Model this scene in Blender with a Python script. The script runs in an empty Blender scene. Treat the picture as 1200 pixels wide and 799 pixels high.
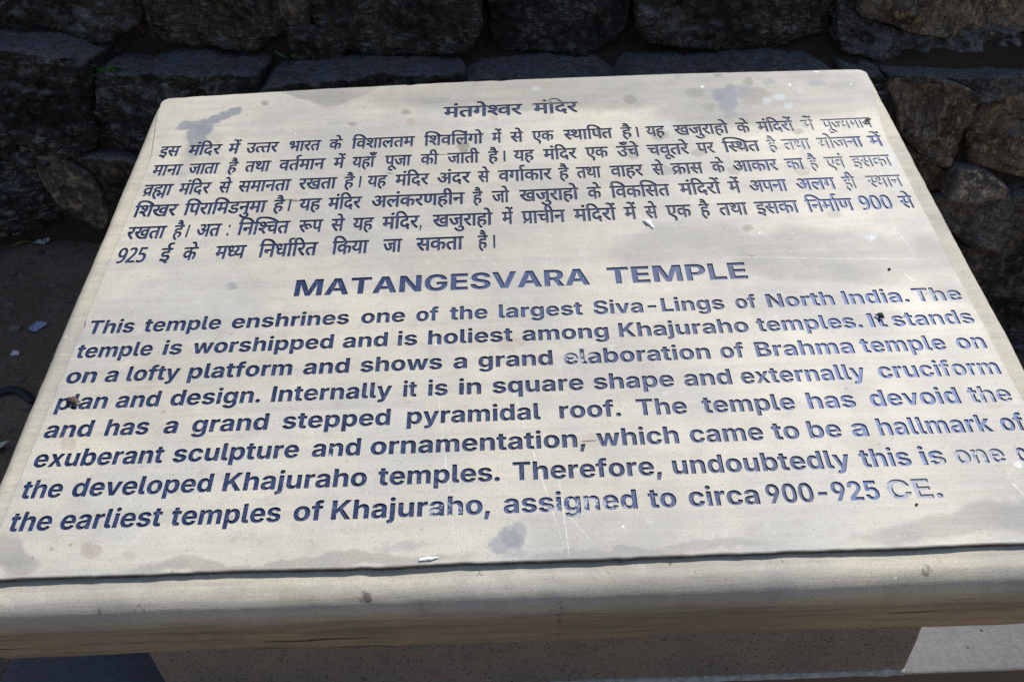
import bpy, math, random
import numpy as np
from mathutils import Vector, Matrix, noise
from mathutils.geometry import delaunay_2d_cdt

C = bpy.context.scene.collection
R = math.radians

# ------------------------------------------------------------------ camera
cam = bpy.data.cameras.new('camera')
cam_o = bpy.data.objects.new('camera', cam)
C.objects.link(cam_o)
cam.sensor_width = 36.0
cam.lens = 28.5
cam.clip_start = 0.02
cam.clip_end = 200
right = Vector((0.999193, 0.039009, -0.009536)).normalized()
rt = Vector((0.9991933500235817, -0.014930611021030774, -0.03727903060959104))
up = Vector((0.03900903756569442, 0.5813224977266904, 0.8127376259439454))
fw = Vector((-0.009536469831672147, 0.8135362502626057, -0.5814360027138058))
m = Matrix((rt, up, -fw)).transposed().to_4x4()
m.translation = Vector((-0.00362863, -0.5934651, 1.13795991))
cam_o.matrix_world = m
cam.dof.use_dof = True
bpy.context.scene.cycles.use_denoising = False
cam.dof.focus_distance = 0.98
cam.dof.aperture_fstop = 13.0
bpy.context.scene.camera = cam_o

# ------------------------------------------------------------------ light
SUN = Vector((0.60, 0.514, 1.173)).normalized()
elev = math.asin(SUN.z)
azim = math.atan2(SUN.x, SUN.y)
w = bpy.data.worlds.new('World')
bpy.context.scene.world = w
w.use_nodes = True
nt = w.node_tree
sky = nt.nodes.new('ShaderNodeTexSky')
sky.sky_type = 'NISHITA'
sky.sun_disc = False
sky.sun_elevation = elev
sky.sun_rotation = azim
sky.air_density = 1.0
sky.dust_density = 1.5
bg = nt.nodes['Background']
bg.inputs['Strength'].default_value = 0.088
nt.links.new(sky.outputs[0], bg.inputs[0])
sl = bpy.data.lights.new('sun', 'SUN')
sl.energy = 4.1
sl.angle = R(0.53)
sl.color = (1.0, 0.975, 0.935)
so = bpy.data.objects.new('sun', sl)
C.objects.link(so)
so.rotation_euler = SUN.to_track_quat('Z', 'Y').to_euler()
so.location = (3, 3, 6)
vs = bpy.context.scene.view_settings
vs.view_transform = 'Standard'
vs.look = 'None'
vs.exposure = 0.35
vs.gamma = 1.0

# ------------------------------------------------------------------ helpers
def link(name, verts, faces, mat=None, parent=None, smooth=False):
    me = bpy.data.meshes.new(name)
    me.from_pydata([tuple(v) for v in verts], [], [tuple(f) for f in faces])
    me.validate()
    if smooth:
        me.polygons.foreach_set('use_smooth', [True] * len(me.polygons))
    me.update()
    o = bpy.data.objects.new(name, me)
    C.objects.link(o)
    if mat: me.materials.append(mat)
    if parent: o.parent = parent
    return o

def empty(name, loc=(0, 0, 0)):
    o = bpy.data.objects.new(name, None)
    o.location = loc
    o.empty_display_size = 0.05
    C.objects.link(o)
    return o

def tag(o, label=None, cat=None, group=None, kind=None):
    if label: o['label'] = label
    if cat: o['category'] = cat
    if group: o['group'] = group
    if kind: o['kind'] = kind
    return o

def fbm(p, oct=4, lac=2.1, gain=0.5):
    s = 0.0; a = 1.0; q = Vector(p)
    for _ in range(oct):
        s += a * noise.noise(q)
        q = q * lac + Vector((3.1, 1.7, 5.3)); a *= gain
    return s

class NT:
    """small node builder"""
    def __init__(s, name):
        s.m = bpy.data.materials.new(name); s.m.use_nodes = True
        s.t = s.m.node_tree; s.b = s.t.nodes['Principled BSDF']
    def n(s, typ, **k):
        o = s.t.nodes.new(typ)
        for a, v in k.items(): setattr(o, a, v)
        return o
    def put(s, sock, v):
        if isinstance(v, bpy.types.NodeSocket): s.t.links.new(v, sock)
        else:
            if sock.type == 'RGBA' and len(v) == 3: v = (*v, 1)
            sock.default_value = v
    def math(s, op, a, b=None, c=None, clamp=False):
        o = s.n('ShaderNodeMath', operation=op, use_clamp=clamp)
        s.put(o.inputs[0], a)
        if b is not None: s.put(o.inputs[1], b)
        if c is not None: s.put(o.inputs[2], c)
        return o.outputs[0]
    def vec(s, op, a, b=None):
        o = s.n('ShaderNodeVectorMath', operation=op)
        s.put(o.inputs[0], a)
        if b is not None: s.put(o.inputs[1], b)
        return o.outputs['Value'] if op in ('DOT_PRODUCT', 'LENGTH') else o.outputs[0]
    def mix(s, f, a, b, blend='MIX'):
        o = s.n('ShaderNodeMix', data_type='RGBA', blend_type=blend)
        s.put(o.inputs[0], f); s.put(o.inputs[6], a); s.put(o.inputs[7], b)
        return o.outputs[2]
    def noise(s, co, scale, detail=4, rough=0.55, dist=0.0, color=False):
        o = s.n('ShaderNodeTexNoise')
        s.put(o.inputs['Vector'], co)
        o.inputs['Scale'].default_value = scale
        o.inputs['Detail'].default_value = detail
        o.inputs['Roughness'].default_value = rough
        o.inputs['Distortion'].default_value = dist
        return o.outputs['Color'] if color else o.outputs['Fac']
    def voro(s, co, scale, feature='F1', rnd=1.0, out='Distance'):
        o = s.n('ShaderNodeTexVoronoi', feature=feature)
        s.put(o.inputs['Vector'], co)
        o.inputs['Scale'].default_value = scale
        o.inputs['Randomness'].default_value = rnd
        return o.outputs[out]
    def ramp(s, f, lo, hi, a=0.0, b=1.0, smooth=True):
        o = s.n('ShaderNodeMapRange')
        if smooth: o.interpolation_type = 'SMOOTHSTEP'
        s.put(o.inputs[0], f)
        o.inputs[1].default_value = lo; o.inputs[2].default_value = hi
        o.inputs[3].default_value = a; o.inputs[4].default_value = b
        return o.outputs[0]
    def coord(s, which='Object'):
        return s.n('ShaderNodeTexCoord').outputs[which]
    def scale(s, co, sc):
        return s.vec('MULTIPLY', co, sc)
    def bump(s, h, strength, dist):
        o = s.n('ShaderNodeBump')
        o.inputs['Strength'].default_value = strength
        o.inputs['Distance'].default_value = dist
        s.put(o.inputs['Height'], h)
        return o.outputs[0]
    def blobs(s, P, lst):
        """max of soft ellipses; (cx, cy, rx, ry, angle, strength, softness)"""
        out = None
        for cx, cy, rx, ry, an, st, soft in lst:
            d = s.vec('SUBTRACT', P, (cx, cy, 0))
            ca, sa = math.cos(an), math.sin(an)
            a = s.vec('DOT_PRODUCT', d, (ca / rx, sa / rx, 0))
            b = s.vec('DOT_PRODUCT', d, (-sa / ry, ca / ry, 0))
            r = s.math('MULTIPLY_ADD', b, b, s.math('MULTIPLY', a, a))
            k = s.ramp(r, 1.0 + soft, max(0.0, 1.0 - soft), 0.0, st)
            out = k if out is None else s.math('MAXIMUM', out, k)
        return out
    def final(s, color=None, rough=None, normal=None, spec=None):
        if color is not None: s.put(s.b.inputs['Base Color'], color)
        if rough is not None: s.put(s.b.inputs['Roughness'], rough)
        if normal is not None: s.put(s.b.inputs['Normal'], normal)
        if spec is not None: s.b.inputs['Specular IOR Level'].default_value = spec
        return s.m

STAIN_SHADE = {"shade_stain_band":[[0.1698,0.7692,0.41016,0.05883,3.1309,0.85,0.45],
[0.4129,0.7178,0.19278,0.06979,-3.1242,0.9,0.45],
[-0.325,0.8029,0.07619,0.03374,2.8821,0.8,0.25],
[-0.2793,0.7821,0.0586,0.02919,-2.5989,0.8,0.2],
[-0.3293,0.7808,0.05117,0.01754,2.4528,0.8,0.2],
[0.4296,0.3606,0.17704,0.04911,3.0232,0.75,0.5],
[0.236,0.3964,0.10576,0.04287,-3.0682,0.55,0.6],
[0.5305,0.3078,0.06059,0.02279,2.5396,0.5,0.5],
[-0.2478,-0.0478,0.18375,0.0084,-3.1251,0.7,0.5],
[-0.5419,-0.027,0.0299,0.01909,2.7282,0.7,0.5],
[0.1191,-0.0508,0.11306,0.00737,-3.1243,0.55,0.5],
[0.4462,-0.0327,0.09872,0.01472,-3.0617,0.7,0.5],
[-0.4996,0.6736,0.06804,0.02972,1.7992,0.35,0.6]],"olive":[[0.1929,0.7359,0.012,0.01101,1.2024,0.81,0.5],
[-0.1744,0.7288,0.00888,0.00779,2.4236,0.675,0.5],
[-0.0795,0.6303,0.01398,0.01058,1.6951,0.8775000000000001,0.5],
[0.1358,0.6483,0.01099,0.01059,1.1032,0.6075,0.5],
[0.1786,0.5921,0.01039,0.00899,1.2946,0.6075,0.5],
[0.3007,0.7474,0.01495,0.01345,0.9088,0.675,0.5],
[0.317,0.7058,0.01198,0.01053,0.9614,0.54,0.5],
[0.4404,0.6341,0.00973,0.00814,-2.603,0.675,0.5],
[0.3483,0.5976,0.0111,0.00966,0.7438,0.6075,0.5],
[0.281,0.5916,0.01177,0.01016,-2.8666,0.54,0.5],
[0.2265,0.6378,0.01464,0.01288,-2.9489,0.54,0.5],
[0.2223,0.5527,0.01219,0.0111,0.9712,0.54,0.5],
[0.3238,0.5462,0.01062,0.00932,-2.4986,0.4725,0.5],
[0.4233,0.5398,0.01167,0.00943,-2.7781,0.4725,0.5],
[0.584,0.605,0.0134,0.00845,1.0796,0.6075,0.5],
[0.3191,0.4205,0.00809,0.00672,0.9776,0.675,0.5],
[0.4432,0.4429,0.01104,0.0085,-2.8338,0.4725,0.5],
[0.3475,0.7962,0.00722,0.00621,-2.8669,0.9,0.5],
[0.3586,0.7579,0.01001,0.00815,1.1257,0.9,0.5],
[0.3375,0.7351,0.0121,0.00816,1.2912,0.9,0.5],
[0.3927,0.7727,0.01261,0.00825,1.2631,0.81,0.5],
[0.3942,0.7334,0.02536,0.02198,0.7688,0.675,0.5],
[0.3816,0.7464,0.01033,0.00906,0.6877,0.675,0.5],
[-0.2609,0.7001,0.00751,0.00633,2.3866,0.675,0.5],
[-0.4136,0.7697,0.0082,0.00642,2.3416,0.675,0.5],
[-0.3512,0.8354,0.00847,0.0068,2.2525,0.54,0.5]],"brown":[[-0.4607,-0.0254,0.01252,0.00809,2.8024,0.55,0.5],
[-0.4177,-0.0318,0.00824,0.00372,3.0181,0.3,0.5],
[-0.0133,0.2324,0.01698,0.01094,3.0726,0.35,0.5],
[-0.1644,0.7003,0.00944,0.00804,2.0098,0.45,0.5],
[-0.0323,0.7003,0.00709,0.00667,2.3213,0.4,0.5],
[0.0699,0.0876,0.01346,0.0113,-3.0912,0.3,0.5],
[0.5373,0.1186,0.01397,0.00981,0.7045,0.25,0.5],
[0.3883,0.2709,0.00893,0.00691,-2.8024,0.2,0.5],
[-0.5277,0.1084,0.01101,0.00755,2.381,0.35,0.5],
[-0.3131,0.1221,0.01218,0.00697,2.9833,0.25,0.5]],"blue":[[-0.5029,0.7076,0.02531,0.01514,1.8662,0.784,0.4],
[-0.5105,0.6855,0.02898,0.01409,1.8201,0.6859999999999999,0.5],
[-0.5076,0.6545,0.02555,0.01079,1.7947,0.441,0.6],
[-0.5107,0.6101,0.03649,0.01131,1.6342,0.196,0.8],
[-0.5271,0.7161,0.0201,0.01395,-2.9924,0.735,0.4],
[-0.4891,0.7274,0.01514,0.01302,-1.9037,0.784,0.35],
[-0.4758,0.7382,0.01289,0.01104,-2.2893,0.784,0.35],
[-0.4596,0.7489,0.0127,0.01137,-2.5,0.784,0.3],
[-0.5021,0.6849,0.03066,0.01129,1.7152,0.6859999999999999,0.5],
[0.3476,0.7368,0.02343,0.02085,-2.4792,0.833,0.4],
[0.3472,0.713,0.02453,0.01546,1.3001,0.784,0.4],
[0.3459,0.6922,0.01868,0.01072,1.3183,0.539,0.5],
[0.3747,0.7469,0.02058,0.01805,0.7659,0.588,0.5],
[0.503,0.762,0.01453,0.00977,-3.0552,0.588,0.4],
[0.426,0.7702,0.01159,0.00966,-2.8129,0.49,0.4],
[-0.0214,-0.0284,0.01334,0.0131,2.4751,0.735,0.45],
[-0.033,-0.0374,0.01086,0.01011,1.7232,0.539,0.5],
[-0.014,-0.019,0.00892,0.00821,1.6088,0.49,0.5],
[-0.02,-0.0454,0.01409,0.00642,3.0988,0.34299999999999997,0.6],
[-0.3853,0.3485,0.00865,0.00665,2.5742,0.49,0.5],
[-0.1347,-0.0334,0.02629,0.0055,-3.072,0.294,0.6]],"pale":[[0.4332,0.7282,0.00987,0.00807,-2.8377,0.3375,0.7],
[0.411,0.7155,0.00975,0.00786,1.0391,0.3375,0.7],
[0.4434,0.7015,0.00843,0.00649,1.0687,0.3375,0.7],
[0.47,0.7424,0.00856,0.00697,-2.8009,0.225,0.7],
[0.0398,0.7787,0.00991,0.00854,1.6156,0.315,0.7],
[0.4796,0.394,0.00942,0.00651,-2.9544,0.36000000000000004,0.7],
[0.5564,0.5511,0.03922,0.01138,1.3771,0.1575,0.7],
[0.5495,0.5026,0.02616,0.0086,1.3628,0.1125,0.7],
[0.2395,0.6633,0.02137,0.01111,3.1005,0.1575,0.7]],"white":[[0.4584,0.7579,0.00491,0.00303,1.2301,0.8,0.6],
[0.3146,0.7635,0.00373,0.00216,1.9241,0.7200000000000001,0.6],
[0.5114,0.7941,0.00396,0.00229,-3.1224,0.7200000000000001,0.6],
[0.4807,0.394,0.00268,0.00211,-2.5127,0.6400000000000001,0.6],
[0.5573,0.7506,0.00236,0.0018,0.9417,0.48,0.6],
[0.3339,0.4127,0.00188,0.00155,0.9548,0.6400000000000001,0.6],
[0.3752,0.4086,0.00174,0.00145,-2.5794,0.6400000000000001,0.6],
[0.5782,0.3175,0.00259,0.0019,-2.5775,0.6400000000000001,0.6],
[0.5294,0.0345,0.00295,0.00238,1.7067,0.5599999999999999,0.6]],"scratch":[[0.0053,0.0796,0.1191,0.00076,-1.3353,0.48750000000000004,0.6],
[-0.0926,0.0779,0.1106,0.00064,-1.4472,0.39,0.6],
[0.0442,-0.0096,0.0341,0.00064,-0.959,0.325,0.6],
[0.0361,-0.0067,0.0466,0.0007,-1.5104,0.45499999999999996,0.6],
[0.4136,0.3575,0.1357,0.0007,-0.0743,0.39,0.6],
[0.3791,0.3749,0.072,0.00057,0.0113,0.26,0.6],
[0.5219,0.3897,0.0337,0.00064,-1.3783,0.325,0.6],
[0.5071,0.3168,0.0089,0.00102,-1.1034,0.52,0.6],
[0.2617,0.0223,0.0341,0.00051,0.1879,0.22749999999999998,0.6],
[-0.0264,0.3462,0.0303,0.00051,0.2072,0.195,0.6],
[0.516,0.0091,0.0114,0.00089,-1.1494,0.52,0.6],
[-0.2558,-0.0091,0.0198,0.00051,1.3766,0.195,0.6],
[0.5359,0.5288,0.1076,0.00076,-1.7293,0.22749999999999998,0.6]],"dark":[[-0.1108,0.6127,0.0067,0.00127,-0.1442,0.85,0.5],
[-0.1897,0.5726,0.0066,0.00127,-0.1401,0.85,0.5],
[-0.3268,0.5192,0.0145,0.00144,-0.192,0.85,0.5],
[0.0702,0.0858,0.0091,0.00111,0.0173,0.8,0.5],
[0.312,0.3672,0.0062,0.00102,-0.0567,0.6,0.5]],"worn":[[0.5106,0.6491,0.07866,0.02644,3.0992,1.25,0.6],
[0.4346,0.6108,0.05188,0.02947,-3.1226,1.3,0.6],
[0.4703,0.5978,0.05136,0.02499,3.1369,1.15,0.5],
[0.5031,0.5546,0.07503,0.02796,3.1126,1.1,0.5],
[0.4157,0.5602,0.0317,0.01991,-3.0882,0.6,0.5],
[0.5254,0.5042,0.04905,0.02629,-3.1035,1.3,0.5],
[0.4709,0.5076,0.02512,0.01846,-2.9224,0.6,0.6],
[0.321,0.4702,0.02416,0.0145,-3.1217,0.55,0.6],
[0.4284,0.4636,0.03595,0.01802,-3.1344,0.5,0.6],
[0.5441,0.2846,0.0497,0.03138,-2.9717,0.6375,0.6],
[0.5365,0.2347,0.04245,0.02434,-3.0287,0.595,0.6],
[0.514,0.2018,0.0613,0.02376,-3.1363,0.4675,0.6],
[0.5198,0.1625,0.05988,0.02501,-3.1203,0.6375,0.6],
[0.4566,0.1248,0.02527,0.0172,-2.8955,0.3825,0.6],
[0.542,0.1304,0.03963,0.02124,-3.0394,0.68,0.6],
[0.4533,0.0874,0.0849,0.02047,3.115,0.4675,0.6],
[0.4926,0.0414,0.06418,0.02331,-3.1321,0.8075,0.6],
[0.4131,0.0113,0.03643,0.02003,-3.0493,0.8925,0.6],
[0.1893,0.0023,0.01275,0.00989,-2.9655,0.51,0.6],
[0.0649,0.2149,0.02927,0.01876,3.1087,0.68,0.6],
[0.0627,0.0025,0.0542,0.01603,3.1047,0.6375,0.5],
[-0.0916,0.0038,0.02737,0.014,3.0758,0.5525,0.6],
[-0.2294,0.0872,0.01788,0.01324,2.8785,0.51,0.6],
[-0.0739,0.0391,0.01871,0.01263,3.0502,0.2975,0.6],
[0.0466,0.3532,0.04556,0.01586,3.0864,0.15,0.6],
[-0.4696,0.6606,0.0234,0.0154,2.0119,0.45,0.6],
[-0.0872,0.2117,0.01897,0.01327,3.0224,0.2975,0.6],
[0.0328,0.3045,0.55374,0.01197,3.1354,0.102,0.6],
[0.1304,0.0357,0.03692,0.01473,3.1158,0.2975,0.6]],"fade":[[0.4904,0.2233,0.22541,0.15907,0.8948,1,0.85],
[0.5031,0.5546,0.15517,0.12392,0.718,0.9,0.8],
[0.4576,0.0218,0.13871,0.08064,-3.0054,0.9,0.8],
[0.2952,0.1928,0.21273,0.17865,0.7354,0.22,0.9],
[0.1003,0.316,0.24443,0.06078,3.09,0.3,0.9],
[0.0713,-0.0028,0.14391,0.03977,3.1049,0.3,0.9]],"slabspot":[[-0.1694,-0.0804,0.006,0.0045,0,0.7200000000000001,0.7],
[-0.1643,-0.0788,0.0032,0.0024,0,0.5599999999999999,0.7],
[0.3943,-0.0772,0.0048,0.0036,0,0.5599999999999999,0.7],
[0.3978,-0.0747,0.0032,0.0024,0,0.48,0.7],
[0.0903,-0.0565,0.0032,0.0024,0,0.48,0.7],
[-0.0537,-0.0612,0.0016,0.0012,0,0.8,0.7],
[0.1385,-0.0583,0.00176,0.00132,0,0.8,0.7],
[0.0191,-0.0676,0.00128,0.00096,0,0.7200000000000001,0.7],
[0.076,-0.0679,0.00144,0.00108,0,0.7200000000000001,0.7],
[-0.4,-0.0835,0.0024,0.0018,0,0.5599999999999999,0.7],
[-0.439,-0.0847,0.0024,0.0018,0,0.48,0.7],
[0.0273,-0.0912,0.002,0.0015,0,0.6400000000000001,0.7],
[0.2539,-0.0609,0.0016,0.0012,0,0.7200000000000001,0.7]]}

# ------------------------------------------------------------------ materials
BASE = (0.50, 0.475, 0.42)
def stone_color(k, co, stains=True):
    """buff sandstone: fine grain, soft mottling, faint saw lines along its length"""
    grain = k.noise(co, 520, 2, 0.6)
    mott = k.noise(co, 5.5, 5, 0.6)
    streak = k.noise(k.scale(co, (2.2, 46, 46)), 1.0, 4, 0.6)
    streak2 = k.noise(k.scale(co, (5, 160, 160)), 1.0, 3, 0.6)
    c = k.mix(k.ramp(mott, 0.36, 0.66), (0.575, 0.54, 0.445), (0.485, 0.47, 0.425))
    big = k.noise(k.vec('ADD', co, (1.7, 4.2, 0)), 2.3, 4, 0.6)
    c = k.mix(k.ramp(big, 0.38, 0.66), c, k.mix(1.0, c, (0.74, 0.745, 0.78), 'MULTIPLY'))
    c = k.mix(k.ramp(streak, 0.42, 0.7, 0.0, 0.55), c, (0.38, 0.365, 0.345))
    c = k.mix(k.ramp(streak2, 0.48, 0.75, 0.0, 0.35), c, (0.56, 0.53, 0.47))
    c = k.mix(k.ramp(grain, 0.32, 0.66, 0.0, 1.0), k.mix(0.26, c, (0.2, 0.18, 0.15)), c)
    dust_light_mask = k.noise(co, 38, 5, 0.75)
    c = k.mix(k.ramp(dust_light_mask, 0.50, 0.72, 0.0, 0.40), c, (0.30, 0.28, 0.25))
    c = k.mix(k.ramp(dust_light_mask, 0.46, 0.28, 0.0, 0.35), c, (0.60, 0.58, 0.53))
    pitv = k.math('MULTIPLY', k.ramp(k.voro(co, 210), 0.26, 0.10), k.ramp(k.noise(co, 60, 3), 0.50, 0.60))
    c = k.mix(k.math('MULTIPLY', pitv, 0.55), c, (0.17, 0.15, 0.13))
    # dark specks
    sp = k.voro(co, 62)
    sel = k.noise(co, 23, 2)
    spk = k.math('MULTIPLY', k.ramp(sp, 0.16, 0.06), k.ramp(sel, 0.58, 0.66))
    c = k.mix(k.math('MULTIPLY', spk, 0.6), c, (0.16, 0.13, 0.11))
    # pale chalky flecks
    wp = k.voro(k.vec('ADD', co, (3.3, 1.1, 0.4)), 48)
    ws = k.noise(co, 15, 2)
    wsp = k.math('MULTIPLY', k.ramp(wp, 0.12, 0.05), k.ramp(ws, 0.60, 0.66))
    c = k.mix(k.math('MULTIPLY', wsp, 0.7), c, (0.78, 0.77, 0.75))
    return c, grain, mott

def mat_panel():
    k = NT('sandstone_panel')
    co = k.coord()
    c, grain, mott = stone_color(k, co)
    wn = k.noise(co, 55, 3, 0.6, color=True)
    P = k.vec('ADD', co, k.scale(k.vec('SUBTRACT', wn, (0.5, 0.5, 0.5)), (0.016, 0.016, 0)))
    Pb = k.vec('ADD', P, k.scale(k.vec('SUBTRACT', k.noise(co, 190, 4, 0.7, color=True), (0.5, 0.5, 0.5)), (0.010, 0.010, 0)))
    Pw = k.vec('ADD', co, k.scale(k.vec('SUBTRACT', k.noise(co, 9, 4, 0.6, color=True), (0.5, 0.5, 0.5)), (0.10, 0.07, 0)))
    breakup = k.ramp(k.noise(co, 120, 3, 0.7), 0.25, 0.6, 0.55, 1.0)
    # broad grey bands: leaf shade painted into the top strip, grey stains elsewhere
    g = k.blobs(Pw, STAIN_SHADE['shade_stain_band'])
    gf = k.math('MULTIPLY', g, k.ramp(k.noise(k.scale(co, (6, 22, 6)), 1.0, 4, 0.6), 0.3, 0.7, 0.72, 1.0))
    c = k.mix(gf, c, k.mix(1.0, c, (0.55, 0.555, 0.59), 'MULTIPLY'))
    # olive / brown spots
    c = k.mix(k.math('MULTIPLY', k.blobs(P, STAIN_SHADE['olive']), breakup), c, (0.185, 0.18, 0.145))
    c = k.mix(k.math('MULTIPLY', k.blobs(P, STAIN_SHADE['brown']), breakup), c, (0.30, 0.22, 0.17))
    # blue-grey smears of the lettering paint
    c = k.mix(k.math('MULTIPLY', k.blobs(Pb, STAIN_SHADE['blue']), k.ramp(k.noise(co, 150, 4, 0.75), 0.28, 0.58, 0.72, 1.0)), c, (0.15, 0.172, 0.215))
    # pale blue and white splashes
    c = k.mix(k.blobs(Pb, STAIN_SHADE['pale']), c, (0.47, 0.56, 0.68))
    c = k.mix(k.blobs(Pb, STAIN_SHADE['white']), c, (0.72, 0.74, 0.77))
    # scratches
    Ps = k.vec('ADD', co, k.scale(k.vec('SUBTRACT', k.noise(co, 30, 2, color=True), (0.5, 0.5, 0.5)), (0.003, 0.003, 0)))
    c = k.mix(k.math('MULTIPLY', k.blobs(Ps, STAIN_SHADE['scratch']), k.ramp(k.noise(co, 160, 3), 0.36, 0.58)), c, (0.80, 0.79, 0.77))
    c = k.mix(k.blobs(Ps, STAIN_SHADE['dark']), c, (0.07, 0.065, 0.06))
    h = k.math('ADD', k.math('MULTIPLY', grain, 0.5), k.noise(k.scale(co, (14, 120, 60)), 1.0, 3))
    ro = k.ramp(mott, 0.3, 0.7, 0.52, 0.60)
    return k.final(c, ro, k.bump(h, 0.22, 0.0012), 0.36)

def mat_slab():
    k = NT('sandstone_slab')
    co = k.coord()
    c, grain, mott = stone_color(k, co)
    c = k.mix(1.0, c, (1.0, 0.975, 0.92), 'MULTIPLY')
    # tooling cracks, streaks; the lower front's shade painted in as a brown tint
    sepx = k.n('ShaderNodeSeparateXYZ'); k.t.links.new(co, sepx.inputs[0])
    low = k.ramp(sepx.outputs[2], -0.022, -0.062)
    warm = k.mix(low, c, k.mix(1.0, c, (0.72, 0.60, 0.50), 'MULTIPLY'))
    str1 = k.noise(k.scale(co, (7, 110, 110)), 1.0, 5, 0.65)
    warm = k.mix(k.math('MULTIPLY', k.ramp(str1, 0.46, 0.66), k.math('MULTIPLY_ADD', low, 0.62, 0.16)), warm, (0.17, 0.15, 0.13))
    cr = k.noise(k.scale(k.vec('ADD', co, (7, 3, 2)), (4.5, 95, 95)), 1.0, 2, 0.5)
    warm = k.mix(k.math('MULTIPLY', k.ramp(cr, 0.655, 0.70), low), warm, (0.03, 0.027, 0.025))
    P = k.vec('ADD', co, k.scale(k.vec('SUBTRACT', k.noise(co, 160, 3, color=True), (0.5, 0.5, 0.5)), (0.02, 0.02, 0)))
    warm = k.mix(k.blobs(P, STAIN_SHADE['slabspot']), warm, (0.06, 0.05, 0.045))
    h = k.math('ADD', k.math('MULTIPLY', grain, 0.25), k.math('ADD', k.math('MULTIPLY', str1, 0.7), k.math('MULTIPLY', k.math('MULTIPLY', k.ramp(cr, 0.64, 0.70), low), -1.2)))
    return k.final(warm, 0.66, k.bump(h, 0.4, 0.002), 0.22)

def mat_paint():
    k = NT('worn_blue_paint')
    co = k.coord()
    wn = k.noise(co, 70, 3, 0.6, color=True)
    P = k.vec('ADD', co, k.scale(k.vec('SUBTRACT', wn, (0.5, 0.5, 0.5)), (0.030, 0.022, 0)))
    worn = k.blobs(P, STAIN_SHADE['worn'])
    fade = k.blobs(k.vec('ADD', co, k.scale(k.vec('SUBTRACT', k.noise(co, 20, 3, color=True), (0.5, 0.5, 0.5)), (0.06, 0.06, 0))), STAIN_SHADE['fade'])
    fine = k.noise(co, 240, 4, 0.7)
    mid = k.noise(co, 60, 4, 0.65)
    nz = k.math('MULTIPLY_ADD', fine, 0.45, k.math('MULTIPLY', mid, 0.55))
    paint = k.mix(k.ramp(mid, 0.35, 0.65), (0.009, 0.021, 0.072), (0.018, 0.036, 0.108))
    paint = k.mix(fade, paint, (0.10, 0.155, 0.34))
    paint = k.mix(k.ramp(fine, 0.50, 0.72, 0.0, 0.5), paint, (0.17, 0.19, 0.27))
    # bare stone shows where the paint has flaked
    thr = k.math('MULTIPLY_ADD', worn, -0.36, 0.74)
    bare = k.ramp(k.math('SUBTRACT', nz, thr), -0.015, 0.03)
    stone = k.mix(k.ramp(fine, 0.3, 0.7), (0.36, 0.36, 0.37), (0.50, 0.485, 0.455))
    stone = k.mix(k.ramp(mid, 0.42, 0.58, 0.0, 0.6), stone, (0.24, 0.28, 0.40))     # thin blue left in the grooves
    c = k.mix(bare, paint, stone)
    ro = k.math('MULTIPLY_ADD', bare, 0.08, 0.54)
    return k.final(c, ro, k.bump(fine, 0.35, 0.0008), 0.28)

def mat_pedestal():
    k = NT('pitted_render')
    co = k.coord()
    n1 = k.noise(co, 9, 5, 0.6); n2 = k.noise(co, 180, 3, 0.7)
    c = k.mix(k.ramp(n1, 0.35, 0.65), (0.27, 0.205, 0.155), (0.21, 0.165, 0.135))
    c = k.mix(k.ramp(n2, 0.4, 0.75, 0.0, 0.6), c, (0.34, 0.28, 0.225))
    pit = k.math('MULTIPLY', k.ramp(k.voro(co, 210), 0.34, 0.14), k.ramp(k.noise(co, 70, 3), 0.42, 0.6))
    c = k.mix(pit, c, (0.035, 0.03, 0.028))
    h = k.math('SUBTRACT', n2, pit)
    return k.final(c, 0.85, k.bump(h, 0.6, 0.002), 0.3)

def mat_plinth():
    k = NT('grey_cement')
    co = k.coord()
    n1 = k.noise(co, 6, 5, 0.6); n2 = k.noise(co, 160, 4, 0.7)
    br = k.noise(k.scale(co, (25, 120, 30)), 1.0, 3)
    c = k.mix(k.ramp(n1, 0.35, 0.65), (0.09, 0.09, 0.096), (0.12, 0.12, 0.128))
    c = k.mix(k.ramp(n2, 0.35, 0.8, 0.0, 0.6), c, (0.19, 0.187, 0.185))
    c = k.mix(k.ramp(br, 0.55, 0.75, 0.0, 0.4), c, (0.12, 0.115, 0.11))
    nz = k.n('ShaderNodeSeparateXYZ'); k.t.links.new(k.n('ShaderNodeNewGeometry').outputs['Normal'], nz.inputs[0])
    c = k.mix(k.math('MULTIPLY', k.ramp(nz.outputs[1], -0.4, -0.9), k.ramp(n1, 0.25, 0.5, 0.6, 1.0)), c, (0.135, 0.10, 0.075))   # browner on the front
    pit = k.math('MULTIPLY', k.ramp(k.voro(co, 40), 0.14, 0.05), k.ramp(k.noise(co, 12, 2), 0.5, 0.56))
    c = k.mix(pit, c, (0.03, 0.03, 0.03))
    return k.final(c, 0.82, k.bump(k.math('ADD', n2, br), 0.5, 0.002), 0.35)

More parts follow.
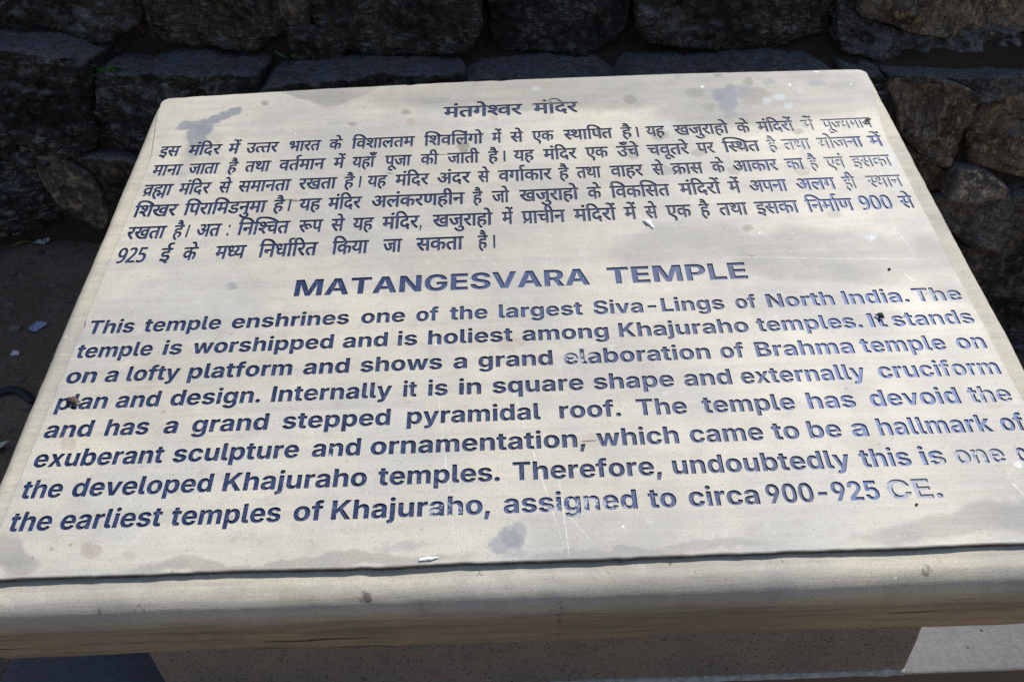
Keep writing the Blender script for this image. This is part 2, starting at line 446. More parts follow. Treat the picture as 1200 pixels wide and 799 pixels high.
def mat_rock():
    k = NT('weathered_rock')
    oi = k.n('ShaderNodeObjectInfo')
    co = k.vec('ADD', k.coord(), k.scale(oi.outputs['Location'], (0, 0, 0)))
    rnd = k.math('MULTIPLY', oi.outputs['Random'], 40.0)
    co = k.vec('ADD', k.n('ShaderNodeNewGeometry').outputs['Position'], k.vec('MULTIPLY', (1, 0.3, 0.7), rnd))
    col = k.mix(1.0, oi.outputs['Color'], (1.05, 0.90, 0.74), 'MULTIPLY')
    n1 = k.noise(co, 7, 6, 0.65); n2 = k.noise(co, 45, 5, 0.7); n3 = k.noise(co, 300, 3, 0.7)
    st = k.noise(k.vec('MULTIPLY', co, (34, 20, 9)), 1.0, 5, 0.65, 1.2)
    c = k.mix(k.ramp(n1, 0.36, 0.60), k.mix(1.0, col, (0.25, 0.25, 0.27), 'MULTIPLY'), k.mix(1.0, col, (0.85, 0.85, 0.85), 'MULTIPLY'))
    c = k.mix(k.ramp(n2, 0.48, 0.68, 0.0, 0.85), c, k.mix(1.0, col, (2.3, 2.15, 1.95), 'MULTIPLY'))
    c = k.mix(k.ramp(st, 0.50, 0.64, 0.0, 0.8), c, k.mix(1.0, col, (0.16, 0.16, 0.17), 'MULTIPLY'))  # pale highlights and dark crevices paint relief shading into the colour
    rust = k.noise(co, 5.0, 4, 0.6)
    c = k.mix(k.ramp(rust, 0.58, 0.72, 0.0, 0.55), c, (0.085, 0.05, 0.032))
    # pale mineral veins
    vd = k.voro(k.vec('ADD', co, k.scale(k.noise(co, 8, 4, color=True), (0.22, 0.22, 0.22))), 7.5, 'DISTANCE_TO_EDGE')
    vein = k.math('MULTIPLY', k.ramp(vd, 0.035, 0.006), k.ramp(k.noise(co, 4.2, 2), 0.52, 0.62))
    c = k.mix(k.math('MULTIPLY', vein, 0.6), c, (0.22, 0.21, 0.20))
    # lichen / lime flecks, doubling as painted relief highlights
    lf = k.math('MULTIPLY', k.ramp(n2, 0.56, 0.66), k.ramp(n1, 0.48, 0.60))
    c = k.mix(k.math('MULTIPLY', lf, 0.6), c, (0.36, 0.335, 0.29))
    dg = k.n('ShaderNodeMapping'); dg.inputs['Rotation'].default_value = (0.2, 0.65, 0.3); dg.inputs['Scale'].default_value = (34, 48, 130)
    k.t.links.new(co, dg.inputs['Vector'])
    sk = k.math('MULTIPLY', k.ramp(k.noise(dg.outputs[0], 1.0, 5, 0.6, 0.8), 0.53, 0.64), k.ramp(k.noise(co, 7, 4), 0.42, 0.58))
    c = k.mix(k.math('MULTIPLY', sk, 0.8), c, (0.38, 0.355, 0.325))
    c = k.mix(k.ramp(n3, 0.45, 0.75, 0.0, 0.4), c, k.mix(1.0, c, (0.4, 0.4, 0.4), 'MULTIPLY'))
    # upward faces: dusty, and paled to paint in sky light on the ledges
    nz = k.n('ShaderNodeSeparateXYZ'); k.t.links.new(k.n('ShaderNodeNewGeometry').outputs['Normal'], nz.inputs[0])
    dust_light_mask = k.math('MULTIPLY', k.ramp(nz.outputs[2], 0.35, 0.85), k.ramp(n2, 0.30, 0.62, 0.35, 1.0))
    c = k.mix(k.math('MULTIPLY', dust_light_mask, 0.85), c, (0.25, 0.25, 0.26))
    crk = k.math('MULTIPLY', k.ramp(k.voro(k.vec('ADD', co, k.scale(k.noise(co, 11, 4, color=True), (0.15, 0.15, 0.15))), 13, 'DISTANCE_TO_EDGE'), 0.05, 0.0), k.ramp(n1, 0.42, 0.6))
    c = k.mix(k.math('MULTIPLY', crk, 0.3), c, (0.014, 0.013, 0.013))
    h = k.math('ADD', k.math('MULTIPLY', n2, 1.3), k.math('ADD', k.math('MULTIPLY', st, 1.0), k.math('MULTIPLY_ADD', n3, 0.35, k.math('MULTIPLY', crk, -0.5))))
    return k.final(c, 0.74, k.bump(h, 1.0, 0.016), 0.45)

def mat_soil(name='soil'):
    k = NT(name)
    co = k.coord()
    n1 = k.noise(co, 4, 5, 0.6); n2 = k.noise(co, 60, 5, 0.7); n3 = k.noise(co, 400, 3, 0.7)
    c = k.mix(k.ramp(n1, 0.35, 0.65), (0.17, 0.115, 0.082), (0.235, 0.168, 0.125))
    c = k.mix(k.ramp(n2, 0.5, 0.75, 0.0, 0.8), c, (0.28, 0.235, 0.195))
    c = k.mix(k.ramp(n3, 0.55, 0.8, 0.0, 0.5), c, (0.03, 0.025, 0.02))
    if name == 'soil':
        sep = k.n('ShaderNodeSeparateXYZ'); k.t.links.new(co, sep.inputs[0])
        bounce_ground = k.ramp(k.math('MULTIPLY_ADD', n1, 0.35, sep.outputs[1]), 0.02, -0.16)  # unseen ground in front, made paler to bounce sun onto the plaque
        c = k.mix(bounce_ground, c, k.mix(k.ramp(n2, 0.3, 0.7), (0.20, 0.155, 0.112), (0.26, 0.205, 0.15)))
    gr = k.math('MULTIPLY', k.ramp(k.voro(co, 90), 0.25, 0.12), k.ramp(k.noise(co, 30, 2), 0.52, 0.6))
    c = k.mix(k.math('MULTIPLY', gr, 0.7), c, (0.22, 0.20, 0.18))
    if name == 'earth_mortar':
        c = k.mix(1.0, c, (0.34, 0.31, 0.29), 'MULTIPLY')
    return k.final(c, 0.92, k.bump(k.math('ADD', n2, k.math('MULTIPLY', n3, 0.4)), 0.9, 0.01), 0.2)

def mat_plain(name, col, rough=0.6, var=0.3, sc=60, spec=0.4):
    k = NT(name)
    co = k.coord()
    n = k.noise(co, sc, 4, 0.6)
    c = k.mix(k.ramp(n, 0.3, 0.7), tuple(x * (1 - var) for x in col), tuple(min(1, x * (1 + var)) for x in col))
    return k.final(c, rough, k.bump(n, 0.3, 0.002), spec)

M_PANEL = mat_panel(); M_SLAB = mat_slab(); M_PAINT = mat_paint()
M_PED = mat_pedestal(); M_PLI = mat_plinth(); M_ROCK = mat_rock(); M_SOIL = mat_soil()

# ------------------------------------------------------------------ the ground
def ground_z(x, y):
    z = 0.0
    t = min(1.0, max(0.0, (x - 0.2) / 1.2)); t = t * t * (3 - 2 * t)
    z -= 0.46 * t
    # soil banked against the wall foot
    z += 0.05 * max(0.0, min(1.0, (y - 1.1) / 0.5)) * (1 - t)
    z += 0.020 * fbm((x * 2.3, y * 2.3, 0.3), 3) + 0.007 * fbm((x * 14, y * 14, 2.1), 3)
    return z

def build_ground():
    xs = list(np.linspace(-2.6, 2.6, 150)); ys = list(np.linspace(-2.2, 2.0, 122))
    xs = [-14, -8, -5, -3.5] + xs + [3.5, 5, 8, 14]; ys = [-14, -8, -5, -3.2] + ys + [3, 6, 14]
    V = [(x, y, ground_z(x, y)) for y in ys for x in xs]
    nx = len(xs)
    F = [(j * nx + i, j * nx + i + 1, (j + 1) * nx + i + 1, (j + 1) * nx + i) for j in range(len(ys) - 1) for i in range(nx - 1)]
    o = link('ground', V, F, M_SOIL, smooth=True)
    tag(o, 'dark trodden earth between the plinth and the foot of the stone wall', 'ground', kind='structure')
build_ground()

# ------------------------------------------------------------------ the sign
TILT = R(15)
PAN = Matrix.Translation((0, 0, 0.49)) @ Matrix.Rotation(TILT, 4, 'X')
sign = tag(empty('information_plaque', (0, 0.35, 0.0)),
           'tilted sandstone information plaque with blue carved Hindi and English text on a low pedestal', 'plaque')
SIGN_INV = Matrix.Translation((0, -0.35, 0.0))
H_LIP = 0.0135     # how far the lettered panel stands up from the slab
LETTER_DEPTH = 0.0015

# --- slab under the panel
def rounded_rect(x0, x1, y0, y1, r, step):
    P = []
    for cx, cy, a0 in ((x1 - r, y1 - r, 0), (x0 + r, y1 - r, 90), (x0 + r, y0 + r, 180), (x1 - r, y0 + r, 270)):
        for i in range(7):
            a = R(a0 + i * 15); P.append((cx + r * math.cos(a), cy + r * math.sin(a)))
    out = []
    for a, b in zip(P, P[1:] + P[:1]):
        d = math.dist(a, b); n = max(1, int(d / step))
        for i in range(n): out.append((a[0] + (b[0] - a[0]) * i / n, a[1] + (b[1] - a[1]) * i / n))
    return out
def normals2(P):
    N = []
    n = len(P)
    for i in range(n):
        a, b = P[i - 1], P[(i + 1) % n]
        dx, dy = b[0] - a[0], b[1] - a[1]; l = math.hypot(dx, dy) or 1
        N.append((dy / l, -dx / l))     # counter-clockwise outline: outward
    return N

def bow(x):      # the back edge is cut a little convex
    return 0.0135 * (1 - (x / 0.6) ** 2)

def lip(x, y):
    # the slab's face falls away from the panel towards the front and the left
    return (0.0080 - 0.001 * (x / 0.6)) * (1.0 - 0.80 * min(1.0, max(0.0, (y + 0.05) / 0.84)))

def build_slab():
    O = rounded_rect(-0.6015, 0.6015, -0.0930, 0.7895, 0.016, 0.008)
    O = [(x, y + bow(x) * max(0.0, (y - 0.7) / 0.09)) for x, y in O]
    N = normals2(O)
    V = []; F = []
    T = 0.128
    prof = []      # (inset factor along radius, drop factor)
    prof.append((4.2, 2.2))
    prof.append((4.0, 0.0))
    prof.append((2.35, 0.0))
    prof.append((1.72, 0.0))
    prof.append((1.3, 0.0))
    for i in range(0, 11):
        a = i / 10 * math.pi / 2
        prof.append((1 - math.sin(a), 1 - math.cos(a)))
    nring = 0
    def add_ring(fn):
        nonlocal nring
        for (p, m) in zip(O, N): V.append(fn(p, m))
        nring += 1
    for ins, dr in prof:
        def fn(p, m, ins=ins, dr=dr):
            r = (0.017 + 0.009 * max(0.0, -m[1]) ** 2) if ins <= 1 else 0.017
            if 1.2 < ins < 1.5: ins = 1.3 + 0.32 * max(0.0, -m[1]) ** 2
            rv = r * 0.95
            x = p[0] - m[0] * r * ins; y = p[1] - m[1] * r * ins
            if ins > 0.9:       # square corners once inside the rounding
                x = min(max(p[0], -0.6015 + r * ins), 0.6015 - r * ins); y = min(max(p[1], -0.0930 + r * ins), 0.803 - r * ins)
            z = -lip(x, y) * (0.78 if ins > 2 else 1.0) - rv * dr
            wob = 0.0011 * fbm((x * 4, y * 4, z * 9), 2) + 0.0005 * fbm((x * 45, y * 45, z * 45), 3)
            f = min(1.0, dr * 2 + 0.15)
            return (x + m[0] * wob * f, y + m[1] * wob * f, z + wob * (1 - 0.6 * dr))
        add_ring(fn)
    for zz, ins in ((-0.060, 0.0), (-0.075, 0.0), (-0.09, 0.0), (-0.105, 0.0), (-0.118, 0.0), (-0.1245, 0.002), (-T, 0.006)):
        def fn(p, m, zz=zz, ins=ins):
            x, y = p[0] - m[0] * ins, p[1] - m[1] * ins
            wob = 0.0022 * fbm((x * 5, y * 5, zz * 12), 3) + 0.0007 * fbm((x * 30, y * 30, zz * 40), 2)
            zw = 0.0015 * fbm((x * 8, y * 8, 4.0), 3) if zz < -0.12 else 0
            return (x + m[0] * wob, y + m[1] * wob, zz + zw)
        add_ring(fn)
    n = len(O)
    for k in range(nring - 1):
        for i in range(n):
            j = (i + 1) % n
            F.append((k * n + i, (k + 1) * n + i, (k + 1) * n + j, k * n + j))
    F.append(tuple(range(n)))                                  # flat top under the panel
    F.append(tuple((nring - 1) * n + i for i in reversed(range(n))))
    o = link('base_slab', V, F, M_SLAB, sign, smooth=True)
    o.matrix_local = SIGN_INV @ PAN
build_slab()

# --- lettering data: glyph outlines and where each glyph sits on the panel
# each glyph: contours as x, y, on-curve triples in thousandths of an em
GLYPHS = [
[[509,551,1, 509,0,1, 428,0,1, 428,250,1, 207,250,1, 207,213,1, 207,180,0, 178,151,0, 159,151,1, 140,151,0, 98,176,0, 62,215,0, 39,259,0, 39,278,1, 
39,296,0, 66,321,0, 100,321,1, 126,321,1, 126,551,1, 0,551,1, 0,622,1, 612,622,1, 612,551,1],
 [428,551,1, 207,551,1, 207,321,1, 428,321,1]],
[[-185,772,1, -185,796,0, -152,830,0, -130,830,1, -107,830,0, -75,796,0, -75,772,1, -75,748,0, -107,714,0, -130,714,1, -152,714,0, -185,748,0]],
[[481,551,1, 481,0,1, 400,0,1, 400,328,1, 291,328,1, 230,328,0, 169,316,0, 150,299,1, 126,280,0, 126,237,1, 126,188,0, 200,97,0, 271,40,1, 217,-12,1, 
171,28,0, 92,108,0, 45,194,0, 45,242,1, 45,277,0, 72,333,0, 93,351,1, 122,376,0, 204,399,0, 272,399,1, 400,399,1, 400,551,1, 0,551,1, 0,622,1, 
584,622,1, 584,551,1]],
[[208,551,1, 208,234,1, 208,208,0, 183,178,0, 160,178,1, 134,178,0, 79,220,0, 41,280,0, 41,308,1, 41,331,0, 68,359,0, 102,359,1, 127,359,1, 127,551,1, 
0,551,1, 0,622,1, 578,622,1, 578,551,1, 474,551,1, 474,0,1, 393,0,1, 393,551,1]],
[[-169,615,1, -190,694,0, -231,785,0, -281,823,0, -315,823,1, -337,823,0, -371,814,0, -385,809,1, -409,882,1, -370,896,0, -318,896,1, -264,896,0, 
-185,845,0, -122,722,0, -94,615,1]],
[[122,189,1, 87,189,0, 40,224,0, 40,255,1, 40,284,0, 76,314,0, 104,314,1, 122,314,0, 161,299,0, 191,276,1, 241,292,0, 305,378,0, 305,443,1, 305,499,0, 
246,566,0, 199,566,1, 168,566,0, 138,539,0, 138,516,1, 138,501,0, 157,466,0, 214,442,0, 270,440,1, 253,370,1, 159,376,0, 66,459,0, 66,517,1, 
66,568,0, 137,632,0, 204,632,1, 251,632,0, 333,589,0, 384,504,0, 384,440,1, 384,371,0, 315,254,0, 254,221,1, 299,182,0, 383,87,0, 414,43,1, 350,-1,1, 
299,71,0, 216,164,0, 179,194,1, 152,189,0]],
[[571,551,1, 467,551,1, 467,0,1, 387,0,1, 387,165,1, 361,147,0, 286,118,0, 233,118,1, 179,118,0, 95,160,0, 46,235,0, 46,286,1, 46,372,0, 161,464,0, 
255,464,1, 268,464,0, 307,461,0, 344,457,0, 354,454,1, 349,381,1, 330,385,0, 282,391,0, 259,391,1, 197,391,0, 127,337,0, 127,287,1, 127,236,0, 
190,188,0, 235,188,1, 287,188,0, 362,233,0, 387,260,1, 387,551,1, 0,551,1, 0,622,1, 571,622,1]],
[[395,42,1, 341,-12,1, 282,37,0, 178,137,0, 98,225,0, 75,256,1, 53,287,0, 40,323,0, 40,340,1, 40,359,0, 70,393,0, 104,393,1, 129,393,0, 166,370,0, 
181,349,1, 220,369,0, 256,429,0, 256,468,1, 256,491,0, 246,536,0, 239,551,1, 0,551,1, 0,622,1, 424,622,1, 424,551,1, 320,551,1, 336,516,0, 336,458,1, 
336,403,0, 292,327,0, 216,274,0, 167,254,1, 212,202,0, 331,91,0]],
[[413,-58,1, 392,-24,0, 354,46,0, 342,73,1, 330,71,0, 302,68,0, 287,68,1, 245,68,0, 160,89,0, 89,136,0, 46,215,0, 46,272,1, 46,316,0, 77,379,0, 
102,401,1, 135,430,0, 231,456,0, 290,456,1, 295,456,1, 295,551,1, 0,551,1, 0,622,1, 534,622,1, 534,551,1, 376,551,1, 376,385,1, 327,385,1, 269,385,0, 
198,371,0, 173,355,1, 151,340,0, 126,294,0, 126,262,1, 126,209,0, 205,140,0, 287,140,1, 293,140,0, 305,140,0, 312,141,1, 306,161,0, 306,176,1, 
306,211,0, 348,240,0, 373,240,1, 416,240,0, 461,191,0, 461,162,1, 461,130,0, 432,95,0, 410,86,1, 422,62,0, 455,11,0, 480,-24,1]],
[[89,551,1, 0,551,1, 0,622,1, 80,622,1, 68,644,0, 53,694,0, 53,724,1, 53,802,0, 164,896,0, 242,896,1, 356,896,0, 532,743,0, 596,615,1, 528,615,1, 
404,824,0, 256,824,1, 199,824,0, 134,765,0, 134,714,1, 134,684,0, 151,639,0, 165,622,1, 273,622,1, 273,551,1, 170,551,1, 170,0,1, 89,0,1]],
[[271,222,1, 242,222,0, 184,208,0, 161,197,1, 114,225,0, 50,301,0, 50,352,1, 50,380,0, 70,420,0, 87,433,1, 110,450,0, 172,465,0, 221,465,1, 314,465,1, 
314,551,1, 0,551,1, 0,622,1, 505,622,1, 505,551,1, 395,551,1, 395,394,1, 211,394,1, 180,394,0, 154,388,0, 145,381,1, 130,369,0, 130,347,1, 130,323,0, 
158,290,0, 174,277,1, 220,294,0, 275,294,1, 349,294,0, 447,219,0, 447,154,1, 447,89,0, 364,14,0, 289,4,1, 318,-8,0, 381,-30,0, 415,-40,1, 382,-110,1, 
325,-84,0, 221,-27,0, 176,1,1, 117,4,0, 48,33,0, 48,65,1, 48,87,0, 75,116,0, 101,116,1, 121,116,0, 164,95,0, 194,70,1, 208,68,0, 219,68,1, 289,68,0, 
366,109,0, 366,153,1, 366,186,0, 317,222,0]],
[[587,551,1, 587,0,1, 506,0,1, 506,266,1, 477,257,0, 419,251,0, 380,251,1, 338,251,0, 245,266,0, 212,277,1, 192,264,0, 167,253,1, 208,201,0, 319,91,0, 
380,42,1, 326,-12,1, 270,37,0, 171,137,0, 95,225,0, 73,256,1, 51,287,0, 40,323,0, 40,340,1, 40,359,0, 70,393,0, 104,393,1, 129,393,0, 166,370,0, 
181,350,1, 202,369,0, 217,428,0, 217,458,1, 217,488,0, 208,536,0, 201,551,1, 0,551,1, 0,622,1, 691,622,1, 691,551,1],
 [369,322,1, 408,322,0, 472,330,0, 506,339,1, 506,551,1, 281,551,1, 288,534,0, 298,488,0, 298,458,1, 298,416,0, 279,354,0, 262,333,1, 314,322,0]],
[[-169,615,1, -190,694,0, -231,785,0, -281,823,0, -315,823,1, -337,823,0, -371,814,0, -385,809,1, -409,882,1, -370,896,0, -318,896,1, -264,896,0, 
-185,845,0, -122,722,0, -94,615,1],
 [-113,821,1, -113,845,0, -80,879,0, -58,879,1, -35,879,0, -2,845,0, -2,821,1, -2,797,0, -35,763,0, -58,763,1, -80,763,0, -113,797,0]],
[[0,622,1, 563,622,1, 563,551,1, 453,551,1, 485,512,0, 485,464,1, 485,374,0, 406,328,1, 442,296,0, 499,211,0, 499,152,1, 499,102,0, 454,34,0, 376,0,0, 
328,0,1, 271,0,0, 168,61,0, 73,199,0, 29,313,1, 100,338,1, 128,260,0, 195,141,0, 274,74,0, 320,74,1, 361,74,0, 414,111,0, 414,160,1, 414,201,0, 
369,270,0, 329,301,1, 299,295,0, 264,294,1, 259,364,1, 333,366,0, 404,414,0, 404,463,1, 404,493,0, 374,538,0, 351,551,1, 0,551,1]],
[[0,622,1, 363,622,1, 363,551,1, 0,551,1],
 [45,242,1, 45,277,0, 72,333,0, 93,351,1, 122,376,0, 204,399,0, 272,399,1, 380,399,1, 380,328,1, 291,328,1, 230,328,0, 169,316,0, 150,299,1, 126,280,0, 
126,237,1, 126,188,0, 200,97,0, 271,40,1, 217,-12,1, 171,28,0, 92,108,0, 45,194,0]],
[[174,632,1, 211,632,0, 269,611,0, 291,586,1, 309,567,0, 332,499,0, 332,437,1, 332,321,1, 533,321,1, 533,551,1, 402,551,1, 402,622,1, 717,622,1, 
717,551,1, 614,551,1, 614,0,1, 533,0,1, 533,250,1, 332,250,1, 332,213,1, 332,180,0, 303,151,0, 283,151,1, 264,151,0, 222,176,0, 186,215,0, 164,259,0, 
164,278,1, 164,296,0, 191,321,0, 224,321,1, 253,321,1, 253,426,1, 253,473,0, 243,523,0, 232,538,1, 212,568,0, 169,568,1, 142,568,0, 114,542,0, 
114,521,1, 114,493,0, 161,463,0, 218,460,1, 210,389,1, 135,395,0, 46,456,0, 46,520,1, 46,579,0, 122,632,0]],
[[170,551,1, 170,0,1, 89,0,1, 89,551,1, 0,551,1, 0,622,1, 273,622,1, 273,551,1]],
[[777,551,1, 452,551,1, 452,349,1, 500,399,0, 569,399,1, 634,399,0, 716,316,0, 716,239,1, 716,193,0, 686,89,0, 651,39,1, 579,80,1, 604,112,0, 
636,196,0, 636,237,1, 636,284,0, 597,330,0, 562,330,1, 508,330,0, 452,258,1, 452,0,1, 371,0,1, 371,174,1, 347,154,0, 276,118,0, 226,118,1, 179,118,0, 
96,156,0, 46,233,0, 46,290,1, 46,370,0, 156,464,0, 244,464,1, 267,464,0, 324,457,0, 339,454,1, 333,381,1, 317,385,0, 268,391,0, 249,391,1, 191,391,0, 
127,339,0, 127,292,1, 127,239,0, 188,188,0, 228,188,1, 272,188,0, 341,230,0, 371,260,1, 371,551,1, 0,551,1, 0,622,1, 777,622,1]],
[[89,551,1, 0,551,1, 0,622,1, 80,622,1, 68,644,0, 53,694,0, 53,724,1, 53,802,0, 173,896,0, 284,896,1, 447,896,0, 697,743,0, 788,615,1, 691,615,1, 
516,824,0, 304,824,1, 224,824,0, 134,765,0, 134,714,1, 134,684,0, 155,639,0, 165,622,1, 273,622,1, 273,551,1, 170,551,1, 170,0,1, 89,0,1]],
[[122,189,1, 87,189,0, 40,224,0, 40,255,1, 40,284,0, 76,314,0, 104,314,1, 122,314,0, 161,299,0, 191,276,1, 241,292,0, 305,378,0, 305,443,1, 305,499,0, 
246,566,0, 199,566,1, 168,566,0, 138,539,0, 138,516,1, 138,501,0, 157,466,0, 214,442,0, 270,440,1, 253,370,1, 159,376,0, 66,459,0, 66,517,1, 
66,568,0, 137,632,0, 204,632,1, 251,632,0, 333,589,0, 384,504,0, 384,440,1, 384,371,0, 315,254,0, 254,221,1, 299,182,0, 383,87,0, 414,43,1, 350,-1,1, 
299,71,0, 216,164,0, 179,194,1, 152,189,0],
 [591,551,1, 591,0,1, 510,0,1, 510,551,1, 421,551,1, 421,622,1, 695,622,1, 695,551,1]],
[[0,551,1, 0,622,1, 693,622,1, 693,551,1, 589,551,1, 589,0,1, 508,0,1, 508,355,1, 502,356,0, 494,356,1, 470,356,0, 420,332,0, 374,269,0, 356,208,1, 
279,232,1, 291,278,0, 311,313,1, 287,331,0, 239,353,0, 209,353,1, 169,353,0, 126,307,0, 126,271,1, 126,233,0, 169,164,0, 251,89,0, 309,40,1, 
255,-12,1, 197,38,0, 101,129,0, 45,222,0, 45,275,1, 45,328,0, 94,395,0, 168,426,0, 204,426,1, 248,426,0, 321,397,0, 354,370,1, 412,426,0, 499,426,1, 
504,426,0, 508,426,1, 508,551,1]],
[[89,551,1, 0,551,1, 0,622,1, 80,622,1, 68,644,0, 53,694,0, 53,724,1, 53,802,0, 179,896,0, 312,896,1, 505,896,0, 804,743,0, 912,615,1, 797,615,1, 
587,824,0, 335,824,1, 239,824,0, 134,765,0, 134,714,1, 134,684,0, 157,639,0, 165,622,1, 273,622,1, 273,551,1, 170,551,1, 170,0,1, 89,0,1]],
[[89,551,1, 0,551,1, 0,622,1, 80,622,1, 68,644,0, 53,694,0, 53,724,1, 53,802,0, 179,896,0, 311,896,1, 504,896,0, 802,743,0, 910,615,1, 795,615,1, 
586,824,0, 335,824,1, 239,824,0, 134,765,0, 134,714,1, 134,684,0, 157,639,0, 165,622,1, 273,622,1, 273,551,1, 170,551,1, 170,0,1, 89,0,1]],
[[170,551,1, 170,0,1, 89,0,1, 89,551,1, 0,551,1, 0,622,1, 273,622,1, 273,551,1],
 [90,615,1, 69,694,0, 28,785,0, -22,823,0, -56,823,1, -78,823,0, -112,814,0, -126,809,1, -150,882,1, -111,896,0, -59,896,1, -5,896,0, 74,845,0, 
137,722,0, 165,615,1]],
[[568,551,1, 474,551,1, 474,380,1, 474,329,0, 459,269,0, 441,246,1, 404,198,0, 323,192,1, 307,266,1, 329,270,0, 360,281,0, 370,292,1, 382,304,0, 
393,339,0, 393,380,1, 393,551,1, 160,551,1, 160,353,1, 160,307,0, 166,249,0, 186,211,0, 226,180,0, 260,160,1, 370,98,1, 433,62,0, 486,-3,0, 
486,-53,1, 486,-93,0, 453,-164,0, 439,-184,1, 367,-142,1, 380,-122,0, 403,-77,0, 403,-55,1, 403,-36,0, 387,-7,0, 339,28,0, 290,56,1, 203,106,1, 
164,129,0, 109,178,0, 95,212,1, 79,248,0, 79,316,1, 79,551,1, 0,551,1, 0,622,1, 568,622,1]],
[[369,322,1, 400,322,0, 450,327,0, 478,332,1, 486,260,1, 461,255,0, 409,251,0, 380,251,1, 338,251,0, 245,266,0, 212,277,1, 192,264,0, 167,253,1, 
208,201,0, 319,91,0, 380,42,1, 326,-12,1, 270,37,0, 171,137,0, 95,225,0, 73,256,1, 51,287,0, 40,323,0, 40,340,1, 40,359,0, 70,393,0, 104,393,1, 
129,393,0, 166,370,0, 181,350,1, 202,369,0, 217,428,0, 217,458,1, 217,488,0, 208,536,0, 201,551,1, 0,551,1, 0,622,1, 403,622,1, 403,551,1, 281,551,1, 
288,534,0, 298,488,0, 298,458,1, 298,416,0, 279,354,0, 262,333,1, 314,322,0]],
[[553,551,1, 553,0,1, 472,0,1, 472,180,1, 443,161,0, 363,132,0, 308,132,1, 223,132,0, 104,229,0, 83,322,1, 178,342,0, 255,413,0, 255,467,1, 255,517,0, 
208,568,0, 171,568,1, 146,568,0, 114,544,0, 114,521,1, 114,470,0, 195,461,1, 187,391,1, 122,400,0, 46,461,0, 46,519,1, 46,575,0, 119,632,0, 
172,632,1, 213,632,0, 288,597,0, 336,525,0, 336,469,1, 336,395,0, 256,303,0, 182,274,1, 205,238,0, 263,203,0, 314,203,1, 366,203,0, 440,243,0, 
472,275,1, 472,551,1, 390,551,1, 390,622,1, 656,622,1, 656,551,1]],
[[479,551,1, 479,0,1, 398,0,1, 398,191,1, 369,172,0, 301,146,0, 254,146,1, 214,146,0, 149,173,0, 128,194,1, 103,221,0, 79,294,0, 79,358,1, 79,551,1, 
0,551,1, 0,622,1, 583,622,1, 583,551,1],
 [398,551,1, 160,551,1, 160,369,1, 160,328,0, 166,280,0, 179,251,0, 190,240,1, 213,217,0, 263,217,1, 303,217,0, 373,255,0, 398,280,1]],
[[89,551,1, 0,551,1, 0,622,1, 80,622,1, 68,644,0, 53,694,0, 53,724,1, 53,802,0, 174,896,0, 287,896,1, 452,896,0, 707,743,0, 800,615,1, 702,615,1, 
522,824,0, 307,824,1, 225,824,0, 134,765,0, 134,714,1, 134,684,0, 155,639,0, 165,622,1, 273,622,1, 273,551,1, 170,551,1, 170,0,1, 89,0,1]],
[[321,69,1, 357,80,0, 403,116,0, 403,148,1, 403,186,0, 345,229,0, 280,229,1, 211,229,0, 138,172,0, 138,124,1, 138,93,0, 161,35,0, 232,-36,0, 302,-89,1, 
248,-142,1, 157,-71,0, 58,53,0, 58,130,1, 58,168,0, 89,227,0, 115,248,1, 96,266,0, 69,318,0, 69,352,1, 69,380,0, 89,420,0, 106,433,1, 129,450,0, 
188,465,0, 229,465,1, 361,465,1, 361,551,1, 0,551,1, 0,622,1, 546,622,1, 546,551,1, 442,551,1, 442,394,1, 230,394,1, 199,394,0, 173,388,0, 164,381,1, 
149,369,0, 149,347,1, 149,327,0, 169,296,0, 183,284,1, 230,300,0, 284,300,1, 353,300,0, 440,258,0, 481,191,0, 481,153,1, 481,95,0, 413,19,0, 348,2,1]],
[[-179,615,1, -206,655,0, -251,692,0, -294,703,0, -320,703,1, -340,703,0, -382,691,0, -402,682,1, -428,751,1, -405,761,0, -355,773,0, -326,773,1, 
-281,773,0, -211,730,0, -187,692,1, -183,694,1, -203,746,0, -241,803,0, -285,827,0, -316,827,1, -340,827,0, -372,819,0, -386,813,1, -409,882,1, 
-370,896,0, -318,896,1, -264,896,0, -185,845,0, -122,722,0, -94,615,1]],
[[194,622,1, 275,622,1, 275,0,1, 194,0,1]],
[[595,622,1, 595,551,1, 491,551,1, 491,0,1, 410,0,1, 410,179,1, 382,161,0, 304,132,0, 253,132,1, 163,132,0, 52,253,0, 38,353,1, 100,366,0, 160,413,0, 
160,457,1, 160,485,0, 137,533,0, 123,551,1, 0,551,1, 0,622,1],
 [129,301,1, 149,252,0, 210,203,0, 259,203,1, 309,203,0, 383,245,0, 410,274,1, 410,551,1, 211,551,1, 240,499,0, 240,445,1, 240,337,0]],
[[729,551,1, 729,0,1, 648,0,1, 648,45,1, 613,26,0, 530,7,0, 488,7,1, 380,7,0, 183,114,0, 85,239,1, 58,274,0, 40,319,0, 40,338,1, 40,359,0, 70,393,0, 
104,393,1, 129,393,0, 166,370,0, 181,350,1, 202,369,0, 217,428,0, 217,458,1, 217,484,0, 210,531,0, 201,551,1, 0,551,1, 0,622,1, 833,622,1, 833,551,1],
 [534,232,1, 569,232,0, 627,261,0, 648,280,1, 648,551,1, 281,551,1, 298,514,0, 298,458,1, 298,376,0, 228,280,0, 166,253,1, 236,169,0, 391,79,0, 
490,79,1, 533,79,0, 611,99,0, 648,122,1, 648,198,1, 625,184,0, 561,164,0, 521,164,1, 474,164,0, 399,203,0, 356,273,0, 356,319,1, 356,392,0, 
452,473,0, 531,473,1, 548,473,0, 602,468,0, 616,463,1, 610,394,1, 595,398,0, 558,404,0, 540,404,1, 492,404,0, 437,360,0, 437,316,1, 437,273,0, 
492,232,0]],
